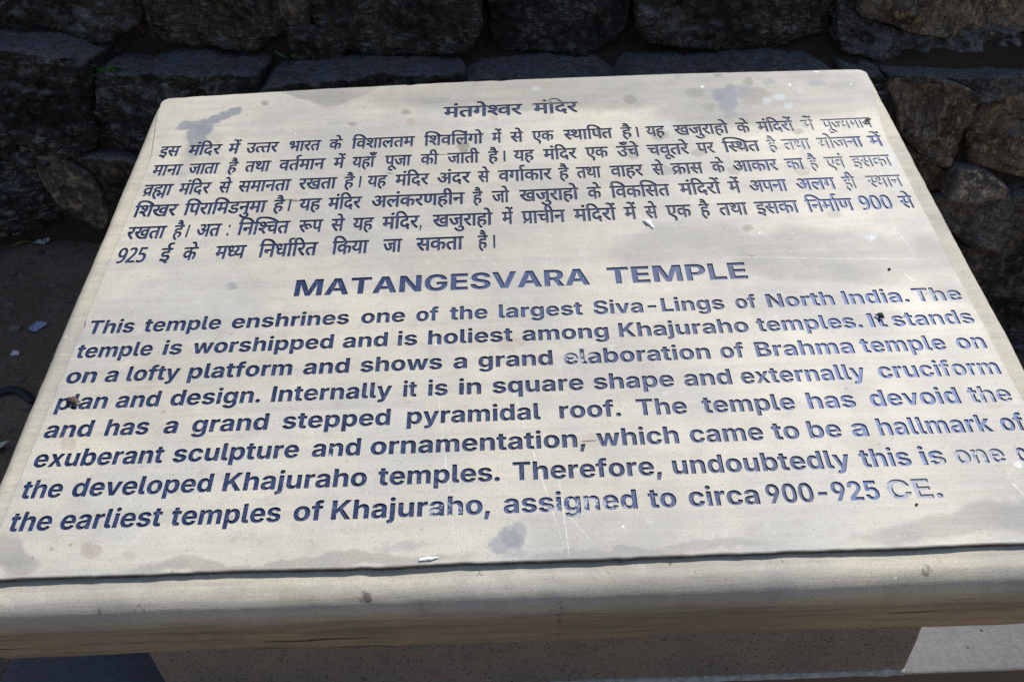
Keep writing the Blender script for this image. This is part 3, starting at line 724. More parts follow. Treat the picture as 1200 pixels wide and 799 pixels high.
[[653,551,1, 653,0,1, 572,0,1, 572,370,1, 435,370,1, 394,370,0, 378,373,1, 414,343,0, 458,263,0, 458,218,1, 458,172,0, 417,110,0, 350,80,0, 310,80,1, 
257,80,0, 161,141,0, 73,282,0, 31,401,1, 102,426,1, 148,292,0, 248,153,0, 306,153,1, 338,153,0, 379,187,0, 379,227,1, 379,271,0, 318,349,0, 
273,377,1, 302,441,1, 572,441,1, 572,551,1, 0,551,1, 0,622,1, 757,622,1, 757,551,1]],
[[-248,-12,1, -194,11,0, -136,11,1, -61,11,0, 22,-66,0, 22,-129,1, 22,-190,0, -71,-268,0, -157,-268,1, -254,-268,0, -395,-176,0, -455,-100,1, 
-394,-57,1, -355,-105,0, -285,-167,0, -206,-196,0, -157,-196,1, -51,-196,0, -51,-122,1, -51,-89,0, -100,-57,0, -131,-57,1, -158,-57,0, -201,-68,0, 
-222,-79,1]],
[[170,551,1, 170,0,1, 89,0,1, 89,551,1, 0,551,1, 0,622,1, 273,622,1, 273,551,1],
 [90,615,1, 69,694,0, 28,785,0, -22,823,0, -56,823,1, -78,823,0, -112,814,0, -126,809,1, -150,882,1, -111,896,0, -59,896,1, -5,896,0, 74,845,0, 
137,722,0, 165,615,1],
 [146,821,1, 146,845,0, 179,879,0, 201,879,1, 224,879,0, 257,845,0, 257,821,1, 257,797,0, 224,763,0, 201,763,1, 179,763,0, 146,797,0]],
[[-63,-245,1, -88,-255,0, -145,-268,0, -173,-268,1, -248,-268,0, -333,-189,0, -333,-126,1, -333,-69,0, -241,11,0, -162,11,1, -87,11,0, 25,-45,0, 
111,-136,0, 145,-189,1, 83,-228,1, 29,-145,0, -83,-57,0, -156,-57,1, -207,-57,0, -259,-96,0, -259,-128,1, -259,-166,0, -209,-196,0, -178,-196,1, 
-151,-196,0, -109,-185,0, -88,-175,1]],
[[0,622,1, 587,622,1, 587,551,1, 0,551,1],
 [572,370,1, 435,370,1, 394,370,0, 378,373,1, 414,343,0, 458,263,0, 458,218,1, 458,172,0, 417,110,0, 350,80,0, 310,80,1, 257,80,0, 161,141,0, 73,282,0, 
31,401,1, 102,426,1, 148,292,0, 248,153,0, 306,153,1, 338,153,0, 379,187,0, 379,227,1, 379,271,0, 318,349,0, 273,377,1, 302,441,1, 572,441,1]],
[[0,622,1, 569,622,1, 569,551,1, 466,551,1, 466,0,1, 385,0,1, 385,298,1, 204,298,1, 204,244,1, 204,216,0, 176,188,0, 153,188,1, 129,188,0, 75,230,0, 
37,290,0, 37,318,1, 37,341,0, 64,369,0, 98,369,1, 385,369,1, 385,551,1, 0,551,1]],
[[-190,615,1, -211,650,0, -240,726,0, -240,762,1, -240,829,0, -151,896,0, -85,896,1, -53,896,0, 1,883,0, 21,872,1, -1,806,1, -18,815,0, -56,827,0, 
-78,827,1, -118,827,0, -160,782,0, -160,747,1, -160,714,0, -133,651,0, -108,615,1]],
[[-188,847,1, -188,868,0, -159,896,0, -139,896,1, -118,896,0, -89,868,0, -89,847,1, -89,826,0, -118,797,0, -139,797,1, -159,797,0, -188,826,0],
 [69,863,1, 46,763,0, -61,680,0, -138,680,1, -210,680,0, -318,769,0, -352,863,1, -283,887,1, -257,817,0, -189,747,0, -135,747,1, -77,747,0, -21,822,0, 
-5,889,1]],
[[-185,615,1, -202,650,0, -220,714,0, -220,748,1, -220,813,0, -136,896,0, -61,896,1, -1,896,0, 79,839,0, 137,718,0, 163,622,1, 273,622,1, 273,551,1, 
170,551,1, 170,0,1, 89,0,1, 89,551,1, 0,551,1, 0,622,1, 87,622,1, 59,726,0, -2,825,0, -57,825,1, -97,825,0, -139,776,0, -139,733,1, -139,699,0, 
-119,644,0, -105,615,1]],
[[649,551,1, 545,551,1, 545,0,1, 465,0,1, 465,165,1, 439,148,0, 367,118,0, 317,118,1, 240,118,0, 141,204,0, 141,275,1, 141,304,0, 166,355,0, 185,371,1, 
38,369,1, 38,441,1, 331,441,1, 349,441,0, 385,440,0, 389,440,1, 382,370,1, 350,370,1, 292,370,0, 221,321,0, 221,274,1, 221,231,0, 279,188,0, 
317,188,1, 367,188,0, 438,231,0, 465,260,1, 465,551,1, 0,551,1, 0,622,1, 649,622,1]],
[[89,551,1, 0,551,1, 0,622,1, 80,622,1, 68,644,0, 53,694,0, 53,724,1, 53,802,0, 195,896,0, 389,896,1, 670,896,0, 1105,743,0, 1263,615,1, 1095,615,1, 
790,824,0, 423,824,1, 283,824,0, 134,765,0, 134,714,1, 134,684,0, 164,639,0, 165,622,1, 273,622,1, 273,551,1, 170,551,1, 170,0,1, 89,0,1]],
[[104,-24,1, 57,41,1, 203,124,1, 133,132,0, 46,217,0, 46,286,1, 46,372,0, 161,464,0, 255,464,1, 268,464,0, 307,461,0, 344,457,0, 354,454,1, 349,381,1, 
330,385,0, 282,391,0, 259,391,1, 197,391,0, 127,337,0, 127,287,1, 127,236,0, 190,188,0, 235,188,1, 287,188,0, 362,233,0, 387,260,1, 387,551,1, 
0,551,1, 0,622,1, 571,622,1, 571,551,1, 467,551,1, 467,0,1, 387,0,1, 387,162,1, 385,161,1]],
[[277,-215,1, 204,-153,0, 107,-50,0, 58,53,0, 58,112,1, 58,155,0, 90,222,0, 117,246,1, 97,264,0, 69,317,0, 69,352,1, 69,380,0, 89,420,0, 106,433,1, 
129,450,0, 188,465,0, 229,465,1, 361,465,1, 361,551,1, 0,551,1, 0,622,1, 815,622,1, 815,551,1, 711,551,1, 711,-137,1, 630,-137,1, 630,52,1, 474,52,1, 
474,16,1, 474,-18,0, 445,-47,0, 425,-47,1, 406,-47,0, 365,-22,0, 329,17,0, 306,61,0, 306,80,1, 306,98,0, 333,123,0, 367,123,1, 396,123,1, 389,170,0, 
336,228,0, 274,228,1, 214,228,0, 138,167,0, 138,102,1, 138,59,0, 177,-17,0, 263,-104,0, 331,-163,1],
 [630,123,1, 630,551,1, 442,551,1, 442,394,1, 230,394,1, 199,394,0, 173,388,0, 164,381,1, 149,369,0, 149,347,1, 149,328,0, 168,296,0, 183,284,1, 
226,300,0, 275,300,1, 370,300,0, 464,202,0, 471,123,1]],
[[470,218,1, 470,148,0, 379,80,0, 312,80,1, 226,80,0, 92,208,0, 29,356,1, 100,382,1, 143,276,0, 243,153,0, 305,153,1, 343,153,0, 391,188,0, 391,227,1, 
391,264,0, 350,322,0, 318,347,1, 291,342,0, 260,341,1, 255,411,1, 323,413,0, 380,457,0, 380,494,1, 380,530,0, 333,562,0, 302,562,1, 265,562,0, 
205,542,0, 171,525,1, 146,594,1, 172,608,0, 249,632,0, 298,632,1, 376,632,0, 459,554,0, 459,495,1, 459,417,0, 392,375,1, 403,365,0, 412,355,1, 
450,350,0, 486,350,1, 518,350,0, 568,356,0, 594,363,1, 594,551,1, 521,551,1, 521,622,1, 779,622,1, 779,551,1, 675,551,1, 675,0,1, 594,0,1, 594,290,1, 
570,284,0, 524,279,0, 498,279,1, 481,279,0, 455,282,1, 470,252,0]],
[[46,53,1, 174,127,1, 120,139,0, 46,220,0, 46,290,1, 46,370,0, 156,464,0, 244,464,1, 267,464,0, 324,457,0, 339,454,1, 333,381,1, 317,385,0, 268,391,0, 
249,391,1, 191,391,0, 127,339,0, 127,292,1, 127,239,0, 188,188,0, 228,188,1, 272,188,0, 341,230,0, 371,260,1, 371,551,1, 0,551,1, 0,622,1, 777,622,1, 
777,551,1, 452,551,1, 452,350,1, 477,373,0, 534,399,0, 569,399,1, 634,399,0, 716,316,0, 716,239,1, 716,193,0, 686,89,0, 651,39,1, 579,80,1, 
604,112,0, 636,196,0, 636,237,1, 636,284,0, 597,330,0, 562,330,1, 535,330,0, 480,293,0, 452,258,1, 452,0,1, 371,0,1, 371,173,1, 363,167,0, 343,153,0, 
331,146,1, 93,-12,1]],
[[470,218,1, 470,148,0, 379,80,0, 312,80,1, 226,80,0, 92,208,0, 29,356,1, 100,382,1, 143,276,0, 243,153,0, 305,153,1, 343,153,0, 391,188,0, 391,227,1, 
391,264,0, 350,322,0, 318,347,1, 291,342,0, 260,341,1, 255,411,1, 323,413,0, 380,457,0, 380,494,1, 380,530,0, 333,562,0, 302,562,1, 265,562,0, 
205,542,0, 171,525,1, 146,594,1, 172,608,0, 249,632,0, 298,632,1, 376,632,0, 459,554,0, 459,495,1, 459,417,0, 392,375,1, 403,365,0, 412,355,1, 
450,350,0, 486,350,1, 518,350,0, 568,356,0, 594,363,1, 594,551,1, 521,551,1, 521,622,1, 1038,622,1, 1038,551,1, 934,551,1, 934,0,1, 853,0,1, 
853,551,1, 675,551,1, 675,0,1, 594,0,1, 594,290,1, 570,284,0, 524,279,0, 498,279,1, 481,279,0, 455,282,1, 470,252,0]],
[[89,551,1, 0,551,1, 0,622,1, 80,622,1, 68,644,0, 53,694,0, 53,724,1, 53,802,0, 175,896,0, 294,896,1, 466,896,0, 733,743,0, 830,615,1, 727,615,1, 
540,824,0, 315,824,1, 229,824,0, 134,765,0, 134,714,1, 134,684,0, 155,639,0, 165,622,1, 273,622,1, 273,551,1, 170,551,1, 170,0,1, 89,0,1]],
[[358,222,1, 329,222,0, 271,208,0, 248,197,1, 201,225,0, 137,301,0, 137,352,1, 137,380,0, 157,420,0, 174,433,1, 197,450,0, 259,465,0, 308,465,1, 
401,465,1, 401,551,1, 0,551,1, 0,622,1, 592,622,1, 592,551,1, 482,551,1, 482,394,1, 298,394,1, 267,394,0, 241,388,0, 232,381,1, 217,369,0, 217,347,1, 
217,323,0, 245,290,0, 261,277,1, 307,294,0, 362,294,1, 436,294,0, 534,219,0, 534,154,1, 534,87,0, 436,0,0, 337,0,1, 239,0,0, 84,88,0, 25,158,1, 
86,207,1, 143,139,0, 262,74,0, 337,74,1, 453,74,0, 453,152,1, 453,187,0, 404,222,0]],
[[634,551,1, 634,0,1, 553,0,1, 553,551,1, 420,551,1, 420,321,1, 420,279,0, 403,221,0, 385,198,1, 364,173,0, 298,146,0, 251,146,1, 158,146,0, 114,205,1, 
97,228,0, 79,298,0, 79,352,1, 79,551,1, 0,551,1, 0,622,1, 737,622,1, 737,551,1],
 [249,217,1, 301,217,0, 321,249,1, 332,266,0, 339,310,0, 339,353,1, 339,551,1, 160,551,1, 160,353,1, 160,314,0, 168,268,0, 178,251,1, 189,235,0, 
222,217,0]],
[[89,551,1, 0,551,1, 0,622,1, 80,622,1, 68,644,0, 53,694,0, 53,724,1, 53,802,0, 179,896,0, 311,896,1, 503,896,0, 800,743,0, 908,615,1, 793,615,1, 
585,824,0, 334,824,1, 239,824,0, 134,765,0, 134,714,1, 134,684,0, 157,639,0, 165,622,1, 273,622,1, 273,551,1, 170,551,1, 170,0,1, 89,0,1]],
[[147,414,1, 121,414,0, 85,446,0, 85,482,1, 85,520,0, 121,550,0, 147,550,1, 173,550,0, 209,520,0, 209,482,1, 209,446,0, 173,414,0],
 [147,-14,1, 121,-14,0, 85,18,0, 85,54,1, 85,92,0, 121,122,0, 147,122,1, 173,122,0, 209,92,0, 209,54,1, 209,18,0, 173,-14,0]],
[[89,551,1, 0,551,1, 0,622,1, 80,622,1, 68,644,0, 53,694,0, 53,724,1, 53,802,0, 173,896,0, 284,896,1, 446,896,0, 696,743,0, 787,615,1, 691,615,1, 
515,824,0, 304,824,1, 223,824,0, 134,765,0, 134,714,1, 134,684,0, 155,639,0, 165,622,1, 273,622,1, 273,551,1, 170,551,1, 170,0,1, 89,0,1]],
[[89,551,1, 0,551,1, 0,622,1, 80,622,1, 68,644,0, 53,694,0, 53,724,1, 53,802,0, 196,896,0, 391,896,1, 675,896,0, 1114,743,0, 1273,615,1, 1104,615,1, 
796,824,0, 425,824,1, 284,824,0, 134,765,0, 134,714,1, 134,684,0, 164,639,0, 165,622,1, 273,622,1, 273,551,1, 170,551,1, 170,0,1, 89,0,1]],
[[498,159,1, 438,159,0, 358,237,0, 358,300,1, 358,303,0, 358,304,1, 343,312,0, 306,324,0, 284,326,1, 262,303,0, 202,268,0, 167,254,1, 212,202,0, 
331,91,0, 395,42,1, 341,-12,1, 282,37,0, 178,137,0, 98,225,0, 75,256,1, 53,287,0, 40,323,0, 40,340,1, 40,359,0, 70,393,0, 104,393,1, 129,393,0, 
166,370,0, 181,349,1, 220,369,0, 256,429,0, 256,468,1, 256,491,0, 246,536,0, 239,551,1, 0,551,1, 0,622,1, 801,622,1, 801,551,1, 320,551,1, 336,516,0, 
336,458,1, 336,421,0, 325,390,1, 353,384,0, 378,373,1, 396,401,0, 461,437,0, 510,437,1, 571,437,0, 664,382,0, 736,289,0, 764,232,1, 701,198,1, 
655,284,0, 567,369,0, 512,369,1, 469,369,0, 429,326,0, 429,298,1, 429,261,0, 471,230,0, 500,230,1, 515,230,0, 544,235,0, 561,242,1, 585,175,1, 
560,165,0, 516,159,0]],
[[46,-129,1, 61,-70,0, 88,64,0, 95,116,1, 192,116,1, 199,105,1, 186,52,0, 138,-74,0, 113,-129,1]],
[[45,53,1, 214,153,1, 160,162,0, 128,194,1, 103,221,0, 79,294,0, 79,358,1, 79,551,1, 0,551,1, 0,622,1, 583,622,1, 583,551,1, 479,551,1, 479,0,1, 
398,0,1, 398,193,1, 92,-13,1],
 [398,551,1, 160,551,1, 160,369,1, 160,328,0, 166,280,0, 179,251,0, 190,240,1, 213,217,0, 262,217,1, 301,217,0, 373,255,0, 398,280,1]],
[[190,-10,1, 171,-10,0, 123,-5,0, 106,-1,1, 106,75,1, 123,69,0, 166,63,0, 187,63,1, 253,63,0, 339,109,0, 387,188,0, 409,292,0, 411,350,1, 405,350,1, 
386,315,0, 313,267,0, 255,267,1, 163,267,0, 52,381,0, 52,484,1, 52,596,0, 169,724,0, 269,724,1, 335,724,0, 440,656,0, 502,516,0, 502,409,1, 
502,348,0, 487,227,0, 447,120,0, 377,37,0, 268,-10,0],
 [267,337,1, 311,337,0, 377,376,0, 413,436,0, 413,467,1, 413,511,0, 381,594,0, 318,649,0, 270,649,1, 212,649,0, 138,569,0, 138,484,1, 138,416,0, 
203,337,0]],
[[275,-10,1, 160,-10,0, 48,185,0, 48,358,1, 48,474,0, 93,638,0, 193,725,0, 275,725,1, 391,725,0, 504,532,0, 504,358,1, 504,243,0, 459,78,0, 358,-10,0],
 [275,66,1, 350,66,0, 414,210,0, 414,358,1, 414,504,0, 350,649,0, 275,649,1, 200,649,0, 138,504,0, 138,358,1, 138,212,0, 200,66,0]],
[[47,76,1, 218,262,1, 267,315,0, 336,399,0, 374,481,0, 374,530,1, 374,587,0, 310,649,0, 259,649,1, 213,649,0, 138,611,0, 104,582,1, 54,640,1, 93,675,0, 
196,724,0, 260,724,1, 354,724,0, 464,622,0, 464,533,1, 464,478,0, 420,380,0, 343,284,0, 293,231,1, 156,85,1, 156,81,1, 492,81,1, 492,0,1, 47,0,1]],
[[238,-10,1, 188,-10,0, 96,9,0, 64,29,1, 64,113,1, 86,98,0, 147,77,0, 213,66,0, 240,66,1, 317,66,0, 404,140,0, 404,219,1, 404,290,0, 318,363,0, 
236,363,1, 210,363,0, 143,354,0, 123,350,1, 79,378,1, 106,714,1, 443,714,1, 443,633,1, 183,633,1, 164,428,1, 180,432,0, 235,438,0, 266,438,1, 
331,438,0, 434,391,0, 495,298,0, 495,229,1, 495,117,0, 363,-10,0]],
[[271,222,1, 242,222,0, 184,208,0, 161,197,1, 114,225,0, 50,301,0, 50,352,1, 50,380,0, 70,420,0, 87,433,1, 110,450,0, 172,465,0, 221,465,1, 314,465,1, 
314,551,1, 0,551,1, 0,622,1, 505,622,1, 505,551,1, 395,551,1, 395,394,1, 211,394,1, 180,394,0, 154,388,0, 145,381,1, 130,369,0, 130,347,1, 130,323,0, 
158,290,0, 174,277,1, 220,294,0, 275,294,1, 349,294,0, 447,219,0, 447,154,1, 447,89,0, 364,14,0, 289,4,1, 318,-8,0, 381,-30,0, 415,-40,1, 382,-110,1, 
325,-84,0, 221,-27,0, 176,1,1, 117,4,0, 48,33,0, 48,65,1, 48,87,0, 75,116,0, 101,116,1, 121,116,0, 164,95,0, 194,70,1, 208,68,0, 219,68,1, 289,68,0, 
366,109,0, 366,153,1, 366,186,0, 317,222,0],
 [293,615,1, 272,650,0, 243,726,0, 243,762,1, 243,829,0, 332,896,0, 398,896,1, 430,896,0, 484,883,0, 504,872,1, 482,806,1, 465,815,0, 427,827,0, 
405,827,1, 365,827,0, 323,782,0, 323,747,1, 323,714,0, 350,651,0, 375,615,1]],
[[482,178,1, 445,147,0, 354,103,0, 283,103,1, 206,103,0, 111,184,0, 111,251,1, 111,278,0, 129,328,0, 148,348,1, 101,366,0, 42,437,0, 42,493,1, 
42,553,0, 124,632,0, 187,632,1, 240,632,0, 311,576,0, 311,531,1, 311,484,0, 271,443,1, 210,482,1, 221,492,0, 230,515,0, 230,526,1, 230,541,0, 
210,568,0, 184,568,1, 156,568,0, 116,524,0, 116,489,1, 116,457,0, 147,418,0, 196,400,0, 223,397,1, 253,405,0, 288,405,1, 299,405,0, 326,403,0, 
333,402,1, 326,332,1, 320,333,0, 303,333,0, 298,333,1, 248,333,0, 191,292,0, 191,254,1, 191,213,0, 248,173,0, 292,173,1, 345,173,0, 419,217,0, 
445,245,1]],
[[630,551,1, 526,551,1, 526,0,1, 445,0,1, 445,150,1, 414,130,0, 341,103,0, 283,103,1, 206,103,0, 111,184,0, 111,251,1, 111,278,0, 129,328,0, 148,348,1, 
101,366,0, 42,437,0, 42,493,1, 42,553,0, 124,632,0, 187,632,1, 240,632,0, 311,576,0, 311,531,1, 311,484,0, 271,443,1, 210,482,1, 221,492,0, 
230,515,0, 230,526,1, 230,541,0, 210,568,0, 184,568,1, 156,568,0, 116,524,0, 116,489,1, 116,457,0, 147,418,0, 196,400,0, 223,397,1, 253,405,0, 
288,405,1, 299,405,0, 326,403,0, 333,402,1, 326,332,1, 320,333,0, 303,333,0, 298,333,1, 248,333,0, 191,292,0, 191,254,1, 191,213,0, 248,173,0, 
292,173,1, 345,173,0, 419,216,0, 445,245,1, 445,551,1, 383,551,1, 383,622,1, 630,622,1]],
[[89,551,1, 0,551,1, 0,622,1, 80,622,1, 68,644,0, 53,694,0, 53,724,1, 53,802,0, 161,896,0, 228,896,1, 326,896,0, 477,743,0, 531,615,1, 473,615,1, 
367,824,0, 240,824,1, 191,824,0, 134,765,0, 134,714,1, 134,684,0, 150,639,0, 165,622,1, 273,622,1, 273,551,1, 170,551,1, 170,0,1, 89,0,1]],
[[89,551,1, 0,551,1, 0,622,1, 80,622,1, 68,644,0, 53,694,0, 53,724,1, 53,802,0, 169,896,0, 265,896,1, 404,896,0, 620,743,0, 698,615,1, 615,615,1, 
463,824,0, 281,824,1, 212,824,0, 134,765,0, 134,714,1, 134,684,0, 153,639,0, 165,622,1, 273,622,1, 273,551,1, 170,551,1, 170,0,1, 89,0,1]],
[[66,0,1, 66,728,1, 295,728,1, 412,394,1, 420,370,0, 439,296,0, 458,210,0, 476,129,0, 481,99,1, 452,99,1, 458,128,0, 475,209,0, 494,295,0, 513,370,0, 
521,394,1, 637,728,1, 866,728,1, 866,0,1, 716,0,1, 716,343,1, 716,367,0, 718,438,0, 720,520,0, 722,604,0, 722,641,1, 732,641,1, 723,600,0, 700,514,0, 
677,433,0, 657,365,0, 649,343,1, 529,0,1, 403,0,1, 281,343,1, 274,365,0, 253,432,0, 230,513,0, 207,600,0, 196,641,1, 208,641,1, 208,606,0, 210,523,0, 
212,440,0, 214,367,0, 214,343,1, 214,0,1]],
[[24,0,1, 273,728,1, 468,728,1, 723,0,1, 557,0,1, 441,351,1, 419,419,0, 376,581,0, 352,676,1, 385,676,1, 361,580,0, 321,418,0, 301,351,1, 188,0,1],
 [179,169,1, 179,286,1, 567,286,1, 567,169,1]],
[[37,604,1, 37,728,1, 631,728,1, 631,604,1, 409,604,1, 409,0,1, 259,0,1, 259,604,1]],
[[66,0,1, 66,728,1, 232,728,1, 462,359,1, 479,331,0, 516,265,0, 553,184,0, 572,133,1, 557,133,1, 553,174,0, 548,265,0, 544,349,0, 544,378,1, 544,728,1, 
696,728,1, 696,0,1, 530,0,1, 321,334,1, 298,372,0, 259,442,0, 216,528,0, 187,587,1, 206,587,1, 209,535,0, 215,438,0, 218,359,0, 218,334,1, 218,0,1]],
[[388,-10,1, 286,-10,0, 132,81,0, 46,248,0, 46,363,1, 46,481,0, 136,648,0, 289,737,0, 385,737,1, 446,737,0, 552,702,0, 635,636,0, 687,547,0, 695,493,1, 
543,493,1, 536,519,0, 508,561,0, 468,590,0, 418,605,0, 387,605,1, 331,605,0, 245,549,0, 197,441,0, 197,364,1, 197,287,0, 245,179,0, 331,123,0, 
389,123,1, 442,123,0, 517,161,0, 557,231,0, 557,279,1, 589,274,1, 400,274,1, 400,388,1, 702,388,1, 702,297,1, 702,201,0, 621,64,0, 480,-10,0]],
[[66,0,1, 66,728,1, 553,728,1, 553,604,1, 215,604,1, 215,428,1, 527,428,1, 527,307,1, 215,307,1, 215,124,1, 554,124,1, 554,0,1]],
[[333,-11,1, 245,-11,0, 116,43,0, 44,148,0, 41,226,1, 186,226,1, 189,189,0, 227,140,0, 291,115,0, 331,115,1, 371,115,0, 430,138,0, 463,180,0, 
463,208,1, 463,233,0, 434,267,0, 378,291,0, 338,300,1, 258,320,1, 166,343,0, 61,439,0, 61,518,1, 61,584,0, 132,683,0, 256,737,0, 335,737,1, 
415,737,0, 535,682,0, 603,584,0, 604,520,1, 460,520,1, 455,564,0, 389,612,0, 333,612,1, 295,612,0, 242,590,0, 214,552,0, 214,528,1, 214,501,0, 
246,466,0, 300,443,0, 330,436,1, 396,420,1, 442,410,0, 521,374,0, 580,323,0, 613,253,0, 613,207,1, 613,141,0, 547,43,0, 421,-11,0]],
[[279,0,1, 24,728,1, 189,728,1, 306,377,1, 327,310,0, 370,150,0, 393,56,1, 361,56,1, 385,151,0, 426,310,0, 446,377,1, 558,728,1, 723,728,1, 473,0,1]],
[[66,0,1, 66,728,1, 350,728,1, 432,728,0, 549,669,0, 610,562,0, 610,491,1, 610,419,0, 548,315,0, 430,260,0, 346,260,1, 154,260,1, 154,380,1, 322,380,1, 
368,380,0, 427,405,0, 456,454,0, 456,491,1, 456,528,0, 427,578,0, 368,605,0, 322,605,1, 215,605,1, 215,0,1],
 [471,0,1, 294,331,1, 455,331,1, 636,0,1]],
[[66,0,1, 66,728,1, 350,728,1, 432,728,0, 549,664,0, 610,554,0, 610,482,1, 610,410,0, 548,300,0, 430,238,0, 346,238,1, 164,238,1, 164,358,1, 322,358,1, 
368,358,0, 427,390,0, 456,445,0, 456,482,1, 456,519,0, 427,574,0, 368,605,0, 322,605,1, 215,605,1, 215,0,1]],
[[66,0,1, 66,728,1, 215,728,1, 215,124,1, 529,124,1, 529,0,1]],
[[209,316,1, 209,0,1, 62,0,1, 62,728,1, 206,728,1, 206,410,1, 194,410,1, 216,478,0, 303,553,0, 372,553,1, 429,553,0, 514,503,0, 560,411,0, 560,347,1, 
560,0,1, 414,0,1, 414,322,1, 414,373,0, 361,430,0, 315,430,1, 284,430,0, 236,403,0, 209,352,0]],
[[62,0,1, 62,546,1, 209,546,1, 209,0,1],
 [136,617,1, 102,617,0, 55,661,0, 55,692,1, 55,724,0, 102,768,0, 136,768,1, 169,768,0, 216,724,0, 216,692,1, 216,661,0, 169,617,0]],
[[279,-11,1, 213,-11,0, 112,27,0, 47,99,0, 38,149,1, 174,173,1, 185,135,0, 239,97,0, 284,97,1, 325,97,0, 374,128,0, 374,153,1, 374,174,0, 340,202,0, 
303,209,1, 209,229,1, 131,245,0, 52,322,0, 52,384,1, 52,436,0, 110,512,0, 213,553,0, 282,553,1, 346,553,0, 441,517,0, 499,452,0, 509,407,1, 
379,384,1, 371,412,0, 324,448,0, 284,448,1, 248,448,0, 199,417,0, 199,392,1, 199,372,0, 230,343,0, 269,335,1, 367,316,1, 446,300,0, 524,227,0, 
524,168,1, 524,115,0, 461,34,0, 351,-11,0]],
[[334,546,1, 334,434,1, 10,434,1, 10,546,1],
 [85,676,1, 231,676,1, 231,160,1, 231,134,0, 255,109,0, 281,109,1, 290,109,0, 320,113,0, 328,115,1, 349,5,1, 324,-2,0, 276,-8,0, 254,-8,1, 172,-8,0, 
85,72,0, 85,147,1]],
[[309,-11,1, 226,-11,0, 105,58,0, 40,184,0, 40,270,1, 40,354,0, 104,482,0, 222,553,0, 302,553,1, 355,553,0, 448,519,0, 518,450,0, 558,346,0, 558,276,1, 
558,235,1, 100,235,1, 100,327,1, 487,327,1, 418,302,1, 418,345,0, 392,408,0, 341,442,0, 303,442,1, 265,442,0, 212,407,0, 184,347,0, 184,309,1, 
184,244,1, 184,196,0, 216,132,0, 274,100,0, 312,100,1, 337,100,0, 379,114,0, 409,143,0, 417,164,1, 550,139,1, 536,94,0, 471,27,0, 373,-11,0]],
[[62,0,1, 62,546,1, 198,546,1, 206,410,1, 195,410,1, 207,461,0, 257,524,0, 323,554,0, 360,554,1, 419,554,0, 491,479,0, 508,401,1, 491,401,1, 503,454,0, 
559,522,0, 634,554,0, 676,554,1, 726,554,0, 805,510,0, 850,428,0, 850,368,1, 850,0,1, 704,0,1, 704,340,1, 704,387,0, 653,432,0, 617,432,1, 589,432,0, 
549,408,0, 527,365,0, 527,336,1, 527,0,1, 385,0,1, 385,344,1, 385,384,0, 338,432,0, 300,432,1, 275,432,0, 233,408,0, 209,363,0, 209,330,1, 209,0,1]],
[[62,-204,1, 62,546,1, 206,546,1, 206,454,1, 214,454,1, 224,476,0, 261,522,0, 323,553,0, 369,553,1, 430,553,0, 530,490,0, 591,365,0, 591,272,1, 
591,181,0, 532,56,0, 431,-9,0, 368,-9,1, 324,-9,0, 262,21,0, 224,65,0, 214,87,1, 209,87,1, 209,-204,1],
 [323,108,1, 362,108,0, 414,150,0, 440,225,0, 440,272,1, 440,320,0, 414,394,0, 362,435,0, 323,435,1, 286,435,0, 233,395,0, 206,322,0, 206,272,1, 
206,223,0, 233,149,0, 286,108,0]],
[[225,-3,1, 141,-3,0, 62,69,0, 62,142,1, 62,728,1, 209,728,1, 209,162,1, 209,136,0, 227,112,0, 249,112,1, 261,112,0, 274,114,0, 279,115,1, 302,8,1, 
290,4,0, 250,-3,0]],
[[209,316,1, 209,0,1, 62,0,1, 62,546,1, 201,546,1, 203,410,1, 194,410,1, 216,478,0, 303,553,0, 372,553,1, 429,553,0, 513,503,0, 560,411,0, 560,347,1, 
560,0,1, 414,0,1, 414,322,1, 414,373,0, 361,430,0, 315,430,1, 284,430,0, 236,403,0, 209,352,0]],
[[62,0,1, 62,546,1, 204,546,1, 204,451,1, 210,451,1, 225,501,0, 296,553,0, 342,553,1, 353,553,0, 379,551,0, 389,548,1, 389,417,1, 379,421,0, 342,425,0, 
326,425,1, 292,425,0, 239,396,0, 209,345,0, 209,311,1, 209,0,1]],
[[307,-11,1, 225,-11,0, 105,60,0, 40,187,0, 40,271,1, 40,355,0, 105,482,0, 225,553,0, 307,553,1, 389,553,0, 509,482,0, 574,355,0, 574,271,1, 574,187,0, 
509,60,0, 389,-11,0],
 [307,105,1, 346,105,0, 398,148,0, 425,223,0, 425,271,1, 425,319,0, 398,394,0, 346,437,0, 307,437,1, 268,437,0, 215,394,0, 189,319,0, 189,271,1, 
189,223,0, 215,148,0, 268,105,0]],
[[366,546,1, 366,434,1, 10,434,1, 10,546,1],
 [106,0,1, 106,588,1, 106,646,0, 152,723,0, 233,762,0, 283,762,1, 318,762,0, 375,751,0, 388,747,1, 362,636,1, 353,639,0, 328,644,0, 313,644,1, 
280,644,0, 252,612,0, 252,583,1, 252,0,1]],
[[215,-11,1, 163,-11,0, 81,26,0, 33,99,0, 33,153,1, 33,198,0, 67,260,0, 125,297,0, 199,317,0, 239,320,1, 286,325,0, 345,334,0, 372,352,0, 372,369,1, 
372,372,1, 372,395,0, 352,427,0, 314,444,0, 286,444,1, 258,444,0, 216,427,0, 189,399,0, 183,381,1, 49,404,1, 63,451,0, 128,518,0, 226,553,0, 
286,553,1, 330,553,0, 413,532,0, 479,488,0, 518,417,0, 518,368,1, 518,0,1, 379,0,1, 379,76,1, 374,76,1, 361,50,0, 317,11,0, 256,-11,0],
 [256,92,1, 291,92,0, 343,120,0, 373,166,0, 373,195,1, 373,254,1, 366,250,0, 340,242,0, 308,236,0, 276,231,0, 264,229,1, 237,226,0, 196,208,0, 
174,179,0, 174,157,1, 174,136,0, 195,107,0, 232,92,0]],
